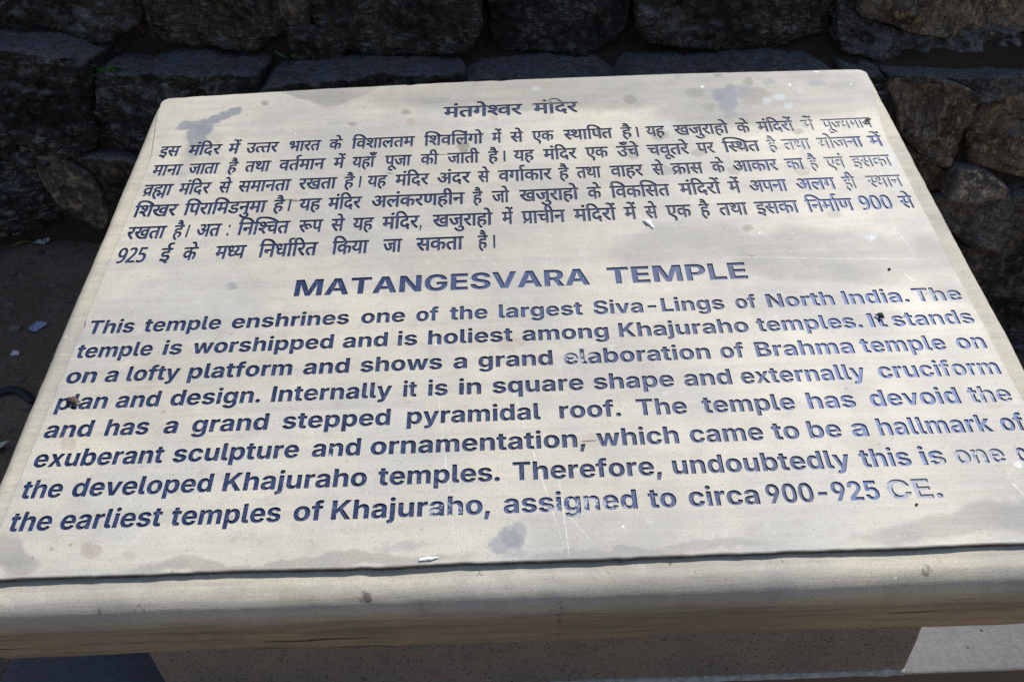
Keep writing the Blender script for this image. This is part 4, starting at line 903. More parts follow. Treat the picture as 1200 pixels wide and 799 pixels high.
[[305,-216,1, 237,-216,0, 135,-181,0, 72,-121,0, 60,-82,1, 186,-47,1, 193,-62,0, 221,-91,0, 269,-109,0, 304,-109,1, 360,-109,0, 425,-58,0, 425,-4,1, 
425,97,1, 413,97,1, 403,75,0, 366,34,0, 306,8,0, 262,8,1, 200,8,0, 99,66,0, 40,184,0, 40,274,1, 40,366,0, 101,490,0, 202,553,0, 262,553,1, 308,553,0, 
370,522,0, 409,476,0, 419,454,1, 425,454,1, 425,546,1, 569,546,1, 569,5,1, 569,-69,0, 501,-167,0, 382,-216,0],
 [308,119,1, 345,119,0, 397,156,0, 425,226,0, 425,275,1, 425,323,0, 398,395,0, 345,435,0, 308,435,1, 269,435,0, 217,394,0, 190,322,0, 190,275,1, 
190,227,0, 217,157,0, 269,119,0]],
[[216,0,1, 15,546,1, 171,546,1, 263,263,1, 279,210,0, 304,101,0, 317,43,1, 286,43,1, 299,101,0, 323,209,0, 340,263,1, 430,546,1, 584,546,1, 383,0,1]],
[[488,358,1, 488,241,1, 157,241,1, 157,358,1]],
[[66,0,1, 66,727,1, 216,727,1, 216,0,1]],
[[262,-9,1, 199,-9,0, 98,56,0, 40,181,0, 40,272,1, 40,365,0, 100,490,0, 201,553,0, 261,553,1, 307,553,0, 369,522,0, 407,476,0, 417,454,1, 421,454,1, 
421,728,1, 568,728,1, 568,0,1, 424,0,1, 424,87,1, 417,87,1, 407,65,0, 368,21,0, 307,-9,0],
 [307,108,1, 344,108,0, 397,149,0, 425,223,0, 425,272,1, 425,322,0, 397,395,0, 345,435,0, 307,435,1, 269,435,0, 217,394,0, 190,320,0, 190,272,1, 
190,225,0, 217,150,0, 269,108,0]],
[[135,-9,1, 99,-9,0, 51,39,0, 51,75,1, 51,110,0, 99,158,0, 135,158,1, 171,158,0, 220,110,0, 220,75,1, 220,39,0, 171,-9,0]],
[[176,0,1, 15,546,1, 169,546,1, 216,344,1, 228,290,0, 257,162,0, 269,85,1, 252,85,1, 265,161,0, 295,289,0, 308,344,1, 358,546,1, 493,546,1, 541,344,1, 
554,289,0, 584,162,0, 597,85,1, 581,85,1, 593,161,0, 619,289,0, 632,344,1, 679,546,1, 835,546,1, 673,0,1, 524,0,1, 463,211,1, 454,242,0, 437,319,0, 
420,398,0, 412,433,1, 437,433,1, 429,399,0, 412,319,0, 395,242,0, 386,211,1, 325,0,1]],
[[176,165,1, 176,300,1, 198,341,0, 241,409,0, 293,478,0, 326,519,1, 504,728,1, 687,728,1, 379,372,1, 367,377,1],
 [66,0,1, 66,728,1, 215,728,1, 215,529,1, 212,343,1, 215,271,1, 215,0,1],
 [518,0,1, 302,328,1, 396,439,1, 694,0,1]],
[[62,546,1, 209,546,1, 209,-28,1, 209,-91,0, 160,-168,0, 69,-204,0, 5,-204,1, -24,-204,1, -24,-89,1, -5,-89,1, 32,-89,0, 62,-57,0, 62,-26,1],
 [136,617,1, 103,617,0, 55,661,0, 55,692,1, 55,724,0, 103,768,0, 136,768,1, 169,768,0, 216,724,0, 216,692,1, 216,661,0, 169,617,0]],
[[250,-7,1, 194,-7,0, 109,43,0, 62,135,0, 62,199,1, 62,546,1, 209,546,1, 209,224,1, 209,173,0, 262,116,0, 308,116,1, 339,116,0, 386,143,0, 414,194,0, 
414,230,1, 414,546,1, 560,546,1, 560,0,1, 422,0,1, 420,136,1, 428,136,1, 407,68,0, 319,-7,0]],
[[59,-193,1, 92,-83,1, 110,-88,1, 140,-95,0, 185,-88,0, 213,-58,0, 216,-31,1, 220,-2,1, 15,546,1, 171,546,1, 263,263,1, 279,209,0, 300,102,0, 314,43,1, 
280,43,1, 293,102,0, 319,210,0, 337,263,1, 433,546,1, 587,546,1, 355,-64,1, 338,-108,0, 286,-173,0, 209,-208,0, 154,-208,1, 125,-208,0, 74,-200,0]],
[[368,-9,1, 324,-9,0, 262,21,0, 224,65,0, 214,87,1, 206,87,1, 206,0,1, 62,0,1, 62,728,1, 209,728,1, 209,454,1, 214,454,1, 224,476,0, 261,522,0, 
323,553,0, 369,553,1, 430,553,0, 530,490,0, 591,365,0, 591,272,1, 591,181,0, 532,56,0, 431,-9,0],
 [323,108,1, 362,108,0, 414,150,0, 440,225,0, 440,272,1, 440,320,0, 414,394,0, 362,435,0, 323,435,1, 286,435,0, 233,395,0, 206,322,0, 206,272,1, 
206,223,0, 233,149,0, 286,108,0]],
[[66,0,1, 66,728,1, 355,728,1, 435,728,0, 541,679,0, 595,595,0, 595,541,1, 595,498,0, 560,434,0, 501,393,0, 464,384,1, 464,377,1, 505,375,0, 578,332,0, 
623,254,0, 623,200,1, 623,143,0, 567,52,0, 455,0,0, 373,0,1],
 [215,123,1, 344,123,1, 409,123,0, 470,173,0, 470,215,1, 470,245,0, 440,293,0, 385,320,0, 347,320,1, 215,320,1],
 [215,422,1, 332,422,1, 364,422,0, 415,445,0, 444,487,0, 444,517,1, 444,556,0, 388,606,0, 335,606,1, 215,606,1]],
[[568,-204,1, 421,-204,1, 421,87,1, 417,87,1, 407,65,0, 368,21,0, 307,-9,0, 262,-9,1, 199,-9,0, 98,56,0, 40,181,0, 40,272,1, 40,365,0, 100,490,0, 
201,553,0, 261,553,1, 307,553,0, 369,522,0, 407,476,0, 417,454,1, 424,454,1, 424,546,1, 568,546,1],
 [307,108,1, 344,108,0, 397,149,0, 425,223,0, 425,272,1, 425,322,0, 397,395,0, 345,435,0, 307,435,1, 269,435,0, 217,394,0, 190,320,0, 190,272,1, 
190,225,0, 217,150,0, 269,108,0]],
[[21,0,1, 232,337,1, 232,223,1, 31,546,1, 189,546,1, 239,460,1, 262,418,0, 300,335,0, 319,296,1, 263,296,1, 284,334,0, 321,418,0, 345,460,1, 397,546,1, 
552,546,1, 348,222,1, 348,334,1, 560,0,1, 402,0,1, 342,103,1, 318,145,0, 279,227,0, 259,266,1, 315,266,1, 296,227,0, 260,145,0, 236,103,1, 176,0,1]],
[[306,-11,1, 224,-11,0, 105,60,0, 40,187,0, 40,271,1, 40,355,0, 105,482,0, 224,553,0, 306,553,1, 355,553,0, 437,527,0, 501,480,0, 541,413,0, 549,371,1, 
413,346,1, 409,367,0, 390,401,0, 364,425,0, 329,437,0, 308,437,1, 269,437,0, 216,395,0, 189,321,0, 189,271,1, 189,222,0, 216,147,0, 269,105,0, 
308,105,1, 329,105,0, 364,118,0, 392,142,0, 410,178,0, 414,200,1, 550,175,1, 543,131,0, 501,63,0, 438,15,0, 355,-11,0]],
[[28,-193,1, 71,110,1, 217,110,1, 127,-193,1]],
[[195,160,1, 195,336,1, 217,336,1, 396,546,1, 565,546,1, 329,272,1, 295,272,1],
 [62,0,1, 62,728,1, 209,728,1, 209,0,1],
 [403,0,1, 239,239,1, 337,343,1, 576,0,1]],
[[321,737,1, 393,737,0, 513,679,0, 584,569,0, 584,492,1, 584,435,0, 539,320,0, 491,249,1, 322,0,1, 172,0,1, 400,335,1, 441,335,1, 431,317,0, 387,285,0, 
324,265,0, 287,265,1, 220,265,0, 119,319,0, 62,420,0, 62,490,1, 62,564,0, 129,675,0, 246,737,0],
 [322,620,1, 287,620,0, 233,587,0, 201,530,0, 201,493,1, 201,456,0, 233,399,0, 287,367,0, 322,367,1, 357,367,0, 411,399,0, 442,456,0, 442,492,1, 
442,530,0, 411,587,0, 357,620,0]],
[[323,-10,1, 231,-10,0, 108,79,0, 45,245,0, 45,363,1, 45,481,0, 108,648,0, 232,737,0, 323,737,1, 415,737,0, 539,648,0, 601,481,0, 601,363,1, 601,245,0, 
539,79,0, 416,-10,0],
 [323,114,1, 367,114,0, 425,169,0, 454,280,0, 454,363,1, 454,448,0, 425,559,0, 367,614,0, 323,614,1, 279,614,0, 221,559,0, 192,448,0, 192,363,1, 
192,280,0, 221,169,0, 279,114,0]],
[[69,0,1, 69,107,1, 327,349,1, 360,381,0, 406,433,0, 430,484,0, 430,513,1, 430,546,0, 400,593,0, 350,618,0, 317,618,1, 283,618,0, 233,591,0, 205,540,0, 
205,504,1, 63,504,1, 63,575,0, 127,680,0, 243,737,0, 318,737,1, 395,737,0, 510,682,0, 574,586,0, 574,523,1, 574,482,0, 543,403,0, 461,305,0, 
387,236,1, 276,128,1, 276,122,1, 584,122,1, 584,0,1]],
[[317,-10,1, 242,-10,0, 125,45,0, 57,142,0, 56,204,1, 201,204,1, 202,176,0, 234,132,0, 286,108,0, 317,108,1, 353,108,0, 410,141,0, 441,200,0, 
441,238,1, 441,277,0, 409,337,0, 352,370,0, 314,370,1, 281,370,0, 221,344,0, 205,322,1, 71,346,1, 106,728,1, 546,728,1, 546,605,1, 229,605,1, 
210,420,1, 214,420,1, 234,447,0, 311,481,0, 358,481,1, 407,481,0, 490,446,0, 552,382,0, 586,294,0, 586,242,1, 586,169,0, 518,55,0, 397,-10,0]],
[[384,-10,1, 287,-10,0, 134,78,0, 46,245,0, 46,363,1, 46,482,0, 135,649,0, 288,737,0, 384,737,1, 446,737,0, 553,703,0, 636,636,0, 689,540,0, 697,479,1, 
546,479,1, 541,509,0, 513,555,0, 472,588,0, 418,605,0, 387,605,1, 330,605,0, 244,548,0, 197,440,0, 197,363,1, 197,285,0, 245,177,0, 330,123,0, 
386,123,1, 417,123,0, 471,140,0, 513,172,0, 541,219,0, 547,249,1, 697,249,1, 691,198,0, 643,105,0, 563,32,0, 452,-10,0]]]
# each line: baseline height on the panel, letter size, then glyph, start (1e-5 m), width factor (1e-8)
LINES = [
dict(s='h', t=1, v=0.7078, em=0.0455, g=[
0,-11216,4064, 1,-8786,4064, 2,-8786,4064, 3,-6469,4064, 4,-4181,4064, 5,-4181,4064, 6,-2527,4064, 7,-267,4064, 0,3380,3948, 1,5741,3948, 
9,5741,3948, 8,6763,3948, 7,8816,3948]),
dict(s='h', t=0, v=0.6365, em=0.0405, g=[
10,-55815,2580, 11,-54548,2580, 0,-51257,2807, 1,-49579,2807, 9,-49579,2807, 8,-48852,2807, 7,-47393,2807, 0,-44970,2729, 12,-43338,2729, 
13,-42114,2611, 14,-40683,2611, 2,-39772,2611, 7,-38283,2611, 15,-35513,2567, 16,-33709,2567, 7,-33044,2567, 2,-31994,2567, 17,-29048,2479, 
4,-27159,2479, 18,-25501,2709, 6,-24799,2709, 19,-23293,2709, 16,-21450,2709, 20,-20749,2709, 2,-18912,2709, 0,-17367,2709, 21,-14127,2825, 
19,-13395,2825, 6,-11474,2825, 22,-9903,2825, 20,-9171,2825, 1,-7255,2825, 3,-7255,2825, 23,-5665,2825, 0,-3442,2360, 12,-2031,2360, 11,-548,2801, 
4,1346,2801, 24,2882,2493, 17,4261,2493, 25,7852,2783, 26,8934,2783, 16,10721,2783, 28,11442,2783, 27,12162,2783, 2,13743,2783, 29,16875,2876, 
30,18402,2876, 31,18820,2177, 32,20733,2508, 29,22188,2508, 33,25121,2766, 34,27384,2766, 35,29437,2766, 7,29437,2766, 16,30568,2766, 29,31285,2766, 
23,32754,2766, 17,34873,2503, 4,36780,2503, 0,38148,2673, 1,39747,2673, 9,39747,2673, 8,40439,2673, 7,41829,2673, 36,42922,2673, 0,45103,2817, 
12,46788,2817, 27,48269,2385, 37,49623,2385, 38,49623,2385, 32,50987,2385, 0,52371,2385, 16,53797,2385, 39,54414,2385]),
dict(s='h', t=0, v=0.5898, em=0.0405, g=[
0,-55735,2587, 16,-54188,2587, 39,-53517,2587, 16,-52082,2587, 34,-50178,2471, 16,-48345,2471, 2,-47705,2471, 16,-46296,2471, 29,-44115,2565, 
30,-42753,2565, 2,-41446,2534, 26,-40002,2534, 16,-38375,2534, 6,-36210,2731, 2,-34691,2731, 40,-33135,2731, 0,-33135,2731, 16,-31501,2731, 
39,-30794,2731, 0,-27814,2611, 12,-26253,2611, 32,-24948,2472, 29,-23515,2472, 16,-22202,2472, 41,-21562,2472, 27,-19918,2492, 37,-18502,2492, 
34,-18502,2492, 16,-16653,2492, 17,-14435,2561, 42,-12484,2561, 34,-10324,2602, 16,-8393,2602, 2,-7719,2602, 42,-6236,2602, 29,-4059,2745, 
30,-2602,2745, 31,-2100,2109, 32,-150,2718, 29,1426,2718, 0,4422,2780, 1,6084,2780, 9,6084,2780, 8,6804,2780, 7,8250,2780, 24,10893,2514, 
17,12283,2514, 13,15652,2779, 41,17175,2779, 43,17175,2779, 4,18937,2779, 43,20334,2853, 6,22143,2853, 37,23730,2853, 2,23730,2853, 7,25356,2853, 
4,26523,2853, 27,27915,2571, 7,29375,2571, 44,31925,2887, 25,32673,2887, 26,33796,2887, 2,35649,2887, 29,38708,2353, 30,39957,2353, 2,41009,2701, 
26,42549,2701, 16,44283,2701, 32,46370,2739, 23,47959,2739, 34,48669,2739, 39,50701,2739, 16,52222,2739, 0,54134,3142, 12,56012,3142]),
dict(s='h', t=0, v=0.5430, em=0.0405, g=[
45,-55934,2608, 46,-54484,2608, 16,-52398,2608, 0,-50555,2576, 1,-49014,2576, 9,-49014,2576, 8,-48347,2576, 7,-47007,2576, 11,-44529,2444, 
4,-42877,2444, 11,-41603,2649, 0,-39812,2649, 16,-38227,2649, 39,-37541,2649, 2,-36071,2649, 16,-34561,2649, 7,-32511,2692, 33,-31410,2692, 
2,-29208,2692, 16,-27674,2692, 29,-25693,2631, 30,-24296,2631, 31,-23809,2041, 32,-22177,2500, 29,-20728,2500, 0,-18019,2764, 1,-16366,2764, 
9,-16366,2764, 8,-15650,2764, 7,-14213,2764, 47,-11798,2911, 1,-9574,2911, 8,-9574,2911, 7,-8060,2911, 11,-5622,2365, 4,-4024,2365, 6,-2558,2797, 
3,-1003,2797, 16,572,2797, 40,1296,2797, 17,1296,2797, 16,3427,2797, 7,4152,2797, 29,6478,2663, 30,7892,2663, 2,9129,2405, 26,10500,2405, 
16,12044,2405, 6,14199,2696, 16,15698,2696, 29,16396,2696, 7,17828,2696, 11,20468,2351, 4,22057,2351, 48,23328,2666, 16,25359,2666, 11,26050,2666, 
17,29317,2337, 4,31098,2337, 49,32431,2663, 17,35155,2663, 16,37184,2663, 7,37873,2663, 17,40312,2480, 16,42201,2480, 29,43791,2157, 30,44936,2157, 
24,46258,2378, 6,47574,2378, 1,48896,2378, 10,50155,2571, 11,51417,2571, 17,53155,2571, 16,55113,2571]),
dict(s='h', t=0, v=0.4962, em=0.0405, g=[
21,-56055,2870, 19,-55312,2870, 33,-53360,2870, 7,-51012,2870, 28,-48679,2753, 27,-47966,2753, 7,-46403,2753, 16,-45277,2753, 50,-44564,2753, 
0,-43851,2753, 51,-42205,2753, 39,-40616,2753, 35,-39089,2753, 0,-39089,2753, 16,-37442,2753, 29,-35569,2745, 30,-34112,2745, 31,-33709,2041, 
32,-31759,2760, 29,-30158,2760, 0,-27532,2657, 1,-25944,2657, 9,-25944,2657, 8,-25256,2657, 7,-23874,2657, 47,-21218,2891, 20,-19010,2891, 
1,-17050,2891, 17,-17050,2891, 7,-14847,2891, 52,-13664,2891, 29,-11574,2891, 42,-10039,2891, 39,-9290,2891, 29,-6350,2435, 30,-5057,2435, 
34,-3560,2414, 23,-1769,2414, 33,473,2805, 34,2767,2805, 35,4848,2805, 7,4848,2805, 16,5996,2805, 29,6722,2805, 23,8212,2805, 17,10383,2503, 
4,12290,2503, 18,13731,2755, 6,14444,2755, 17,15976,2755, 53,18075,2755, 11,18788,2755, 2,20650,2755, 0,23814,2842, 1,25514,2842, 9,25514,2842, 
8,26250,2842, 7,27728,2842, 36,28890,2842, 0,30955,2566, 12,32489,2566, 47,33910,2490, 27,35812,2490, 39,37226,2490, 16,38608,2490, 47,40671,2786, 
20,42799,2786, 3,44688,2786, 29,47560,2126, 42,48689,2126, 25,51085,2587, 26,52092,2587, 16,53753,2587, 39,54423,2587]),
dict(s='h', t=0, v=0.4495, em=0.0405, g=[
7,-55803,2622, 33,-54731,2622, 2,-52587,2622, 16,-51092,2622, 29,-49121,2386, 30,-47855,2386, 31,-47578,1973, 47,-45830,2505, 2,-43916,2505, 
54,-41459,1526, 55,-39911,2706, 39,-39210,2706, 56,-37708,2706, 5,-37007,2706, 43,-35905,2706, 2,-34190,2706, 57,-31170,2416, 27,-29269,2416, 
11,-26536,2550, 4,-24812,2550, 32,-23446,2534, 29,-21977,2534, 0,-19216,2849, 1,-17512,2849, 9,-17512,2849, 8,-16774,2849, 7,-15292,2849, 
58,-13927,1324, 33,-12038,2786, 34,-9759,2786, 35,-7692,2786, 7,-7692,2786, 16,-6553,2786, 29,-5832,2786, 23,-4352,2786, 0,-2150,2419, 12,-704,2419, 
59,658,2658, 16,2168,2658, 43,2856,2658, 42,4541,2658, 39,5230,2658, 0,8084,2861, 1,9795,2861, 9,9795,2861, 8,10536,2861, 7,12024,2861, 
36,13194,2861, 0,15238,2670, 12,16835,2670, 11,18198,2378, 4,19806,2378, 24,21195,2586, 17,22625,2586, 29,25960,2418, 30,27244,2418, 2,28598,2676, 
26,30123,2676, 16,31841,2676, 10,33829,2703, 11,35156,2703, 17,36983,2703, 16,39043,2703, 55,41039,2688, 39,41735,2688, 0,43227,2688, 16,44834,2688, 
40,45530,2688, 52,45530,2688, 60,48447,2772, 61,49974,2772, 61,51502,2772, 11,54265,2563, 4,55997,2563]),
dict(s='h', t=0, v=0.4027, em=0.0405, g=[
60,-55938,2520, 62,-54549,2520, 63,-53161,2520, 64,-49843,2925, 17,-46661,2408, 4,-44826,2408, 0,-42133,2634, 65,-40558,2634, 32,-39604,2634, 
55,-36089,2751, 39,-35377,2751, 66,-33850,2751, 16,-32158,2751, 40,-31445,2751, 67,-31445,2751, 7,-30733,2751, 2,-29607,2751, 68,-25873,2649, 
17,-25186,2649, 32,-23167,2649, 16,-21631,2649, 34,-18768,2488, 16,-16921,2488, 11,-14156,2833, 17,-12241,2833, 2,-10082,2833, 16,-8467,2833, 
29,-5583,2320, 30,-4351,2320, 31,-3807,1905]),
dict(s='e', t=1, v=0.3265, em=0.0405, g=[
69,-30231,4507, 70,-26030,4507, 71,-22668,4507, 70,-19657,4507, 72,-16290,4507, 73,-12855,4507, 74,-9475,4507, 75,-6734,4507, 76,-3782,4507, 
70,-420,4507, 77,2947,4507, 70,5909,4507, 71,11446,4649, 74,14551,4649, 69,17373,4649, 78,21707,4649, 79,24720,4649, 74,27346,4649]),
dict(s='e', t=0, v=0.2746, em=0.0312, g=[
71,-55917,2877, 80,-53995,2877, 81,-52206,2877, 82,-51424,2877, 83,-48629,2943, 84,-47552,2943, 85,-45799,2943, 86,-43115,2943, 87,-41261,2943, 
84,-40352,2943, 84,-37374,3153, 88,-35494,3153, 82,-33533,3153, 80,-31767,3153, 89,-29803,3153, 81,-28520,3153, 88,-27662,3153, 84,-25701,3153, 
82,-23822,3153, 90,-20694,3179, 88,-18746,3179, 84,-16765,3179, 90,-13607,2923, 91,-11815,2923, 83,-9219,3128, 80,-8074,3128, 84,-6126,3128, 
87,-3076,3177, 92,-2095,3177, 89,-252,3177, 93,1044,3177, 84,3048,3177, 82,4941,3177, 83,6720,3177, 75,9142,3124, 81,11188,3124, 94,12035,3124, 
92,13909,3124, 95,15721,3124, 79,17743,3124, 81,19508,3124, 88,20354,3124, 93,22301,3124, 82,24272,3124, 90,27288,2750, 91,28974,2750, 72,31221,3203, 
90,33662,3203, 89,35625,3203, 83,36932,3203, 80,38104,3203, 96,40939,3234, 88,41851,3234, 97,43863,3234, 81,45903,3234, 92,46780,3234, 98,48655,3234, 
71,50012,3276, 80,52201,3276, 84,54238,3276]),
dict(s='e', t=0, v=0.2354, em=0.0312, g=[
83,-56119,2836, 84,-55081,2836, 85,-53391,2836, 86,-50805,2836, 87,-49018,2836, 84,-48142,2836, 81,-45301,3120, 82,-44456,3120, 99,-41446,3075, 
90,-38833,3075, 89,-36948,3075, 82,-35693,3075, 80,-33972,3075, 81,-32056,3075, 86,-31223,3075, 86,-29286,3075, 84,-27349,3075, 97,-25516,3075, 
92,-22595,3186, 88,-20743,3186, 97,-18761,3186, 81,-15797,3252, 82,-14916,3252, 80,-12000,3243, 90,-9980,3243, 87,-7992,3243, 81,-6990,3243, 
84,-6111,3243, 82,-4179,3243, 83,-2363,3243, 92,-107,3285, 85,1802,3285, 90,4798,3285, 88,6811,3285, 93,8858,3285, 100,11878,3260, 80,14222,3260, 
92,16253,3260, 101,18143,3260, 102,19027,3260, 89,21057,3260, 92,22384,3260, 80,24278,3260, 90,26309,3260, 83,29271,3105, 84,30407,3105, 
85,32258,3105, 86,35090,3105, 87,37046,3105, 84,38006,3105, 82,39857,3105, 98,41596,3105, 96,43022,3712, 83,44069,3712, 82,46014,3078, 83,47737,3078, 
92,48864,3078, 88,50652,3078, 97,52567,3078, 82,54509,3078]),
dict(s='e', t=0, v=0.1961, em=0.0312, g=[
90,-56205,3207, 88,-54239,3207, 92,-51372,3091, 87,-48781,2892, 90,-47888,2892, 91,-46115,2892, 83,-44965,2892, 103,-43906,2892, 86,-41222,3098, 
87,-39270,3098, 92,-38313,3098, 83,-36513,3098, 91,-35379,3098, 90,-34146,3098, 89,-32247,3098, 85,-30986,3098, 92,-27015,3198, 88,-25157,3198, 
97,-23168,3198, 82,-20039,3179, 80,-18259,3179, 90,-16278,3179, 99,-14329,3179, 82,-11627,3179, 92,-8648,3329, 93,-5617,3254, 89,-3560,3254, 
92,-2235,3254, 88,-345,3254, 97,1679,3254, 84,4824,3234, 87,6751,3234, 92,7751,3234, 104,9626,3234, 90,11663,3234, 89,13649,3234, 92,14965,3234, 
83,16841,3234, 81,18027,3234, 90,18904,3234, 88,20886,3234, 90,23901,2994, 91,25737,2994, 105,28109,3243, 89,30256,3243, 92,31576,3243, 
80,33460,3243, 85,35478,3243, 92,38439,3243, 83,41051,3019, 84,42156,3019, 85,43955,3019, 86,46709,3019, 87,48611,3019, 84,49544,3019, 90,52521,2999, 
88,54359,2999]),
dict(s='e', t=0, v=0.1569, em=0.0312, g=[
86,-56156,2984, 87,-54276,2984, 92,-53354,2984, 88,-51620,2984, 92,-48899,2965, 88,-47177,2965, 97,-45333,2965, 97,-42412,3084, 84,-40469,3084, 
82,-38631,3084, 81,-36904,3084, 93,-36068,3084, 88,-34119,3084, 98,-32197,3084, 96,-30374,3107, 88,-29498,3107, 83,-27565,3107, 84,-26425,3107, 
89,-24577,3107, 88,-23309,3107, 92,-21376,3107, 87,-19571,3107, 87,-18614,3107, 103,-17654,3107, 81,-14597,2806, 83,-13837,2806, 81,-11640,3094, 
82,-10802,3094, 81,-7971,3342, 88,-7066,3342, 82,-3921,3245, 106,-2104,3245, 102,-60,3245, 92,1962,3245, 89,3847,3245, 84,5167,3245, 82,8109,3252, 
80,9930,3252, 92,11956,3252, 86,13842,3252, 84,15894,3252, 92,18865,3209, 88,20729,3209, 97,22726,3209, 84,25591,2986, 107,27371,2986, 83,29103,2986, 
84,30196,2986, 89,31976,2986, 88,33191,2986, 92,35049,2986, 87,36784,2986, 87,37707,2986, 103,38629,2986, 108,41850,3015, 89,43623,3015, 
102,44853,3015, 108,46728,3015, 81,48504,3015, 91,49321,3015, 90,50520,3015, 89,52368,3015, 85,53598,3015]),
dict(s='e', t=0, v=0.1177, em=0.0312, g=[
92,-56154,3158, 88,-54319,3158, 97,-52355,3158, 80,-49118,3010, 92,-47243,3010, 82,-45497,3010, 92,-42195,3190, 93,-38914,3172, 89,-36910,3172, 
92,-35619,3172, 88,-33776,3172, 97,-31803,3172, 82,-28369,3192, 83,-26582,3192, 84,-25413,3192, 86,-23510,3192, 86,-21499,3192, 84,-19485,3192, 
97,-17585,3192, 86,-13967,3189, 103,-11958,3189, 89,-10039,3189, 92,-8741,3189, 85,-6889,3189, 81,-3981,3189, 97,-3117,3189, 92,-1105,3189, 
87,745,3189, 89,3721,3218, 90,5031,3218, 90,7007,3218, 91,8980,3218, 98,10260,3218, 71,12765,3167, 80,14881,3167, 84,16850,3167, 83,20461,3144, 
84,21611,3144, 85,23485,3144, 86,26352,3144, 87,28332,3144, 84,29304,3144, 80,32420,3253, 92,34446,3253, 82,36333,3253, 97,39687,3146, 84,41668,3146, 
94,43543,3146, 90,45431,3146, 81,47359,3146, 97,48212,3146, 83,51181,3070, 80,52304,3070, 84,54217,3070]),
dict(s='e', t=0, v=0.0785, em=0.0312, g=[
84,-56038,2970, 107,-54268,2970, 102,-52546,2970, 104,-50696,2970, 84,-48825,2970, 89,-47058,2970, 92,-45846,2970, 88,-44124,2970, 83,-42274,2970, 
82,-40186,3073, 108,-38465,3073, 102,-36655,3073, 87,-34743,3073, 86,-33794,3073, 83,-31858,3073, 102,-30730,3073, 89,-28818,3073, 84,-27564,3073, 
92,-24383,3118, 88,-22571,3118, 97,-20632,3118, 90,-17788,3294, 89,-15769,3294, 88,-14425,3294, 92,-12376,3294, 85,-10462,3294, 84,-7458,3294, 
88,-5495,3294, 83,-3446,3294, 92,-2241,3294, 83,-327,3294, 81,878,3294, 90,1771,3294, 88,3790,3294, 109,5842,3294, 99,7823,3196, 80,10540,3196, 
81,12531,3196, 108,13397,3196, 80,15276,3196, 108,18257,3142, 92,20104,3142, 85,21929,3142, 84,24795,3142, 83,27621,3168, 90,28780,3168, 
104,31503,3194, 84,33515,3194, 92,36415,3626, 80,39344,2978, 92,41199,2978, 87,42927,2978, 87,43847,2978, 85,44767,2978, 92,47483,2978, 
89,49213,2978, 110,50425,2978, 90,53129,2740, 91,54808,2740]),
dict(s='e', t=0, v=0.0392, em=0.0312, g=[
83,-55969,2909, 80,-54904,2909, 84,-53092,2909, 97,-50400,3025, 84,-48494,3025, 94,-46691,3025, 84,-44876,3025, 87,-43077,3025, 90,-42142,3025, 
86,-40288,3025, 84,-38379,3025, 97,-36579,3025, 100,-33809,3203, 80,-31505,3203, 92,-29510,3203, 101,-27652,3203, 102,-26784,3203, 89,-24789,3203, 
92,-23485,3203, 80,-21624,3203, 90,-19628,3203, 83,-16529,3193, 84,-15360,3193, 85,-13457,3193, 86,-10545,3193, 87,-8533,3193, 84,-7546,3193, 
82,-5643,3193, 98,-3855,3193, 71,-1776,3194, 80,358,3194, 84,2344,3194, 89,4248,3194, 84,5548,3194, 91,7451,3194, 90,8722,3194, 89,10680,3194, 
84,11983,3194, 109,13884,3194, 102,15666,3137, 88,17620,3137, 97,19572,3137, 90,21548,3137, 102,23475,3137, 104,25426,3137, 83,27406,3137, 
84,28554,3137, 97,30421,3137, 87,32400,3137, 103,33370,3137, 83,36331,3044, 80,37445,3044, 81,39341,3044, 82,40166,3044, 81,42763,3463, 
82,43702,3463, 90,46550,3027, 88,48406,3027, 84,50292,3027, 90,53274,2220, 91,54635,2220]),
dict(s='e', t=0, v=0.0000, em=0.0312, g=[
83,-55859,2929, 80,-54787,2929, 84,-52963,2929, 84,-50419,2988, 92,-48638,2988, 89,-46905,2988, 87,-45689,2988, 81,-44766,2988, 84,-43953,2988, 
82,-42176,2988, 83,-40503,2988, 83,-38459,3000, 84,-37361,3000, 85,-35573,3000, 86,-32837,3000, 87,-30946,3000, 84,-30019,3000, 82,-28231,3000, 
90,-25366,3239, 91,-23381,3239, 100,-21382,3268, 80,-19033,3268, 92,-16997,3268, 101,-15101,3268, 102,-14216,3268, 89,-12180,3268, 92,-10850,3268, 
80,-8951,3268, 90,-6915,3268, 109,-4912,3268, 92,-2856,3258, 82,-963,3258, 82,861,3258, 81,2686,3258, 93,3569,3258, 88,5628,3258, 84,7655,3258, 
97,9597,3258, 83,12671,3126, 90,13815,3126, 108,16855,3186, 81,18729,3186, 89,19596,3186, 108,20892,3186, 92,22766,3186, 111,25101,2698, 
112,26843,2698, 112,28589,2698, 95,30331,2698, 111,32074,2698, 113,33819,2698, 114,35562,2698, 115,37979,3647, 74,40678,3647, 98,42892,3647])]
def triples(f): return [tuple(f[i:i + 3]) for i in range(0, len(f), 3)]

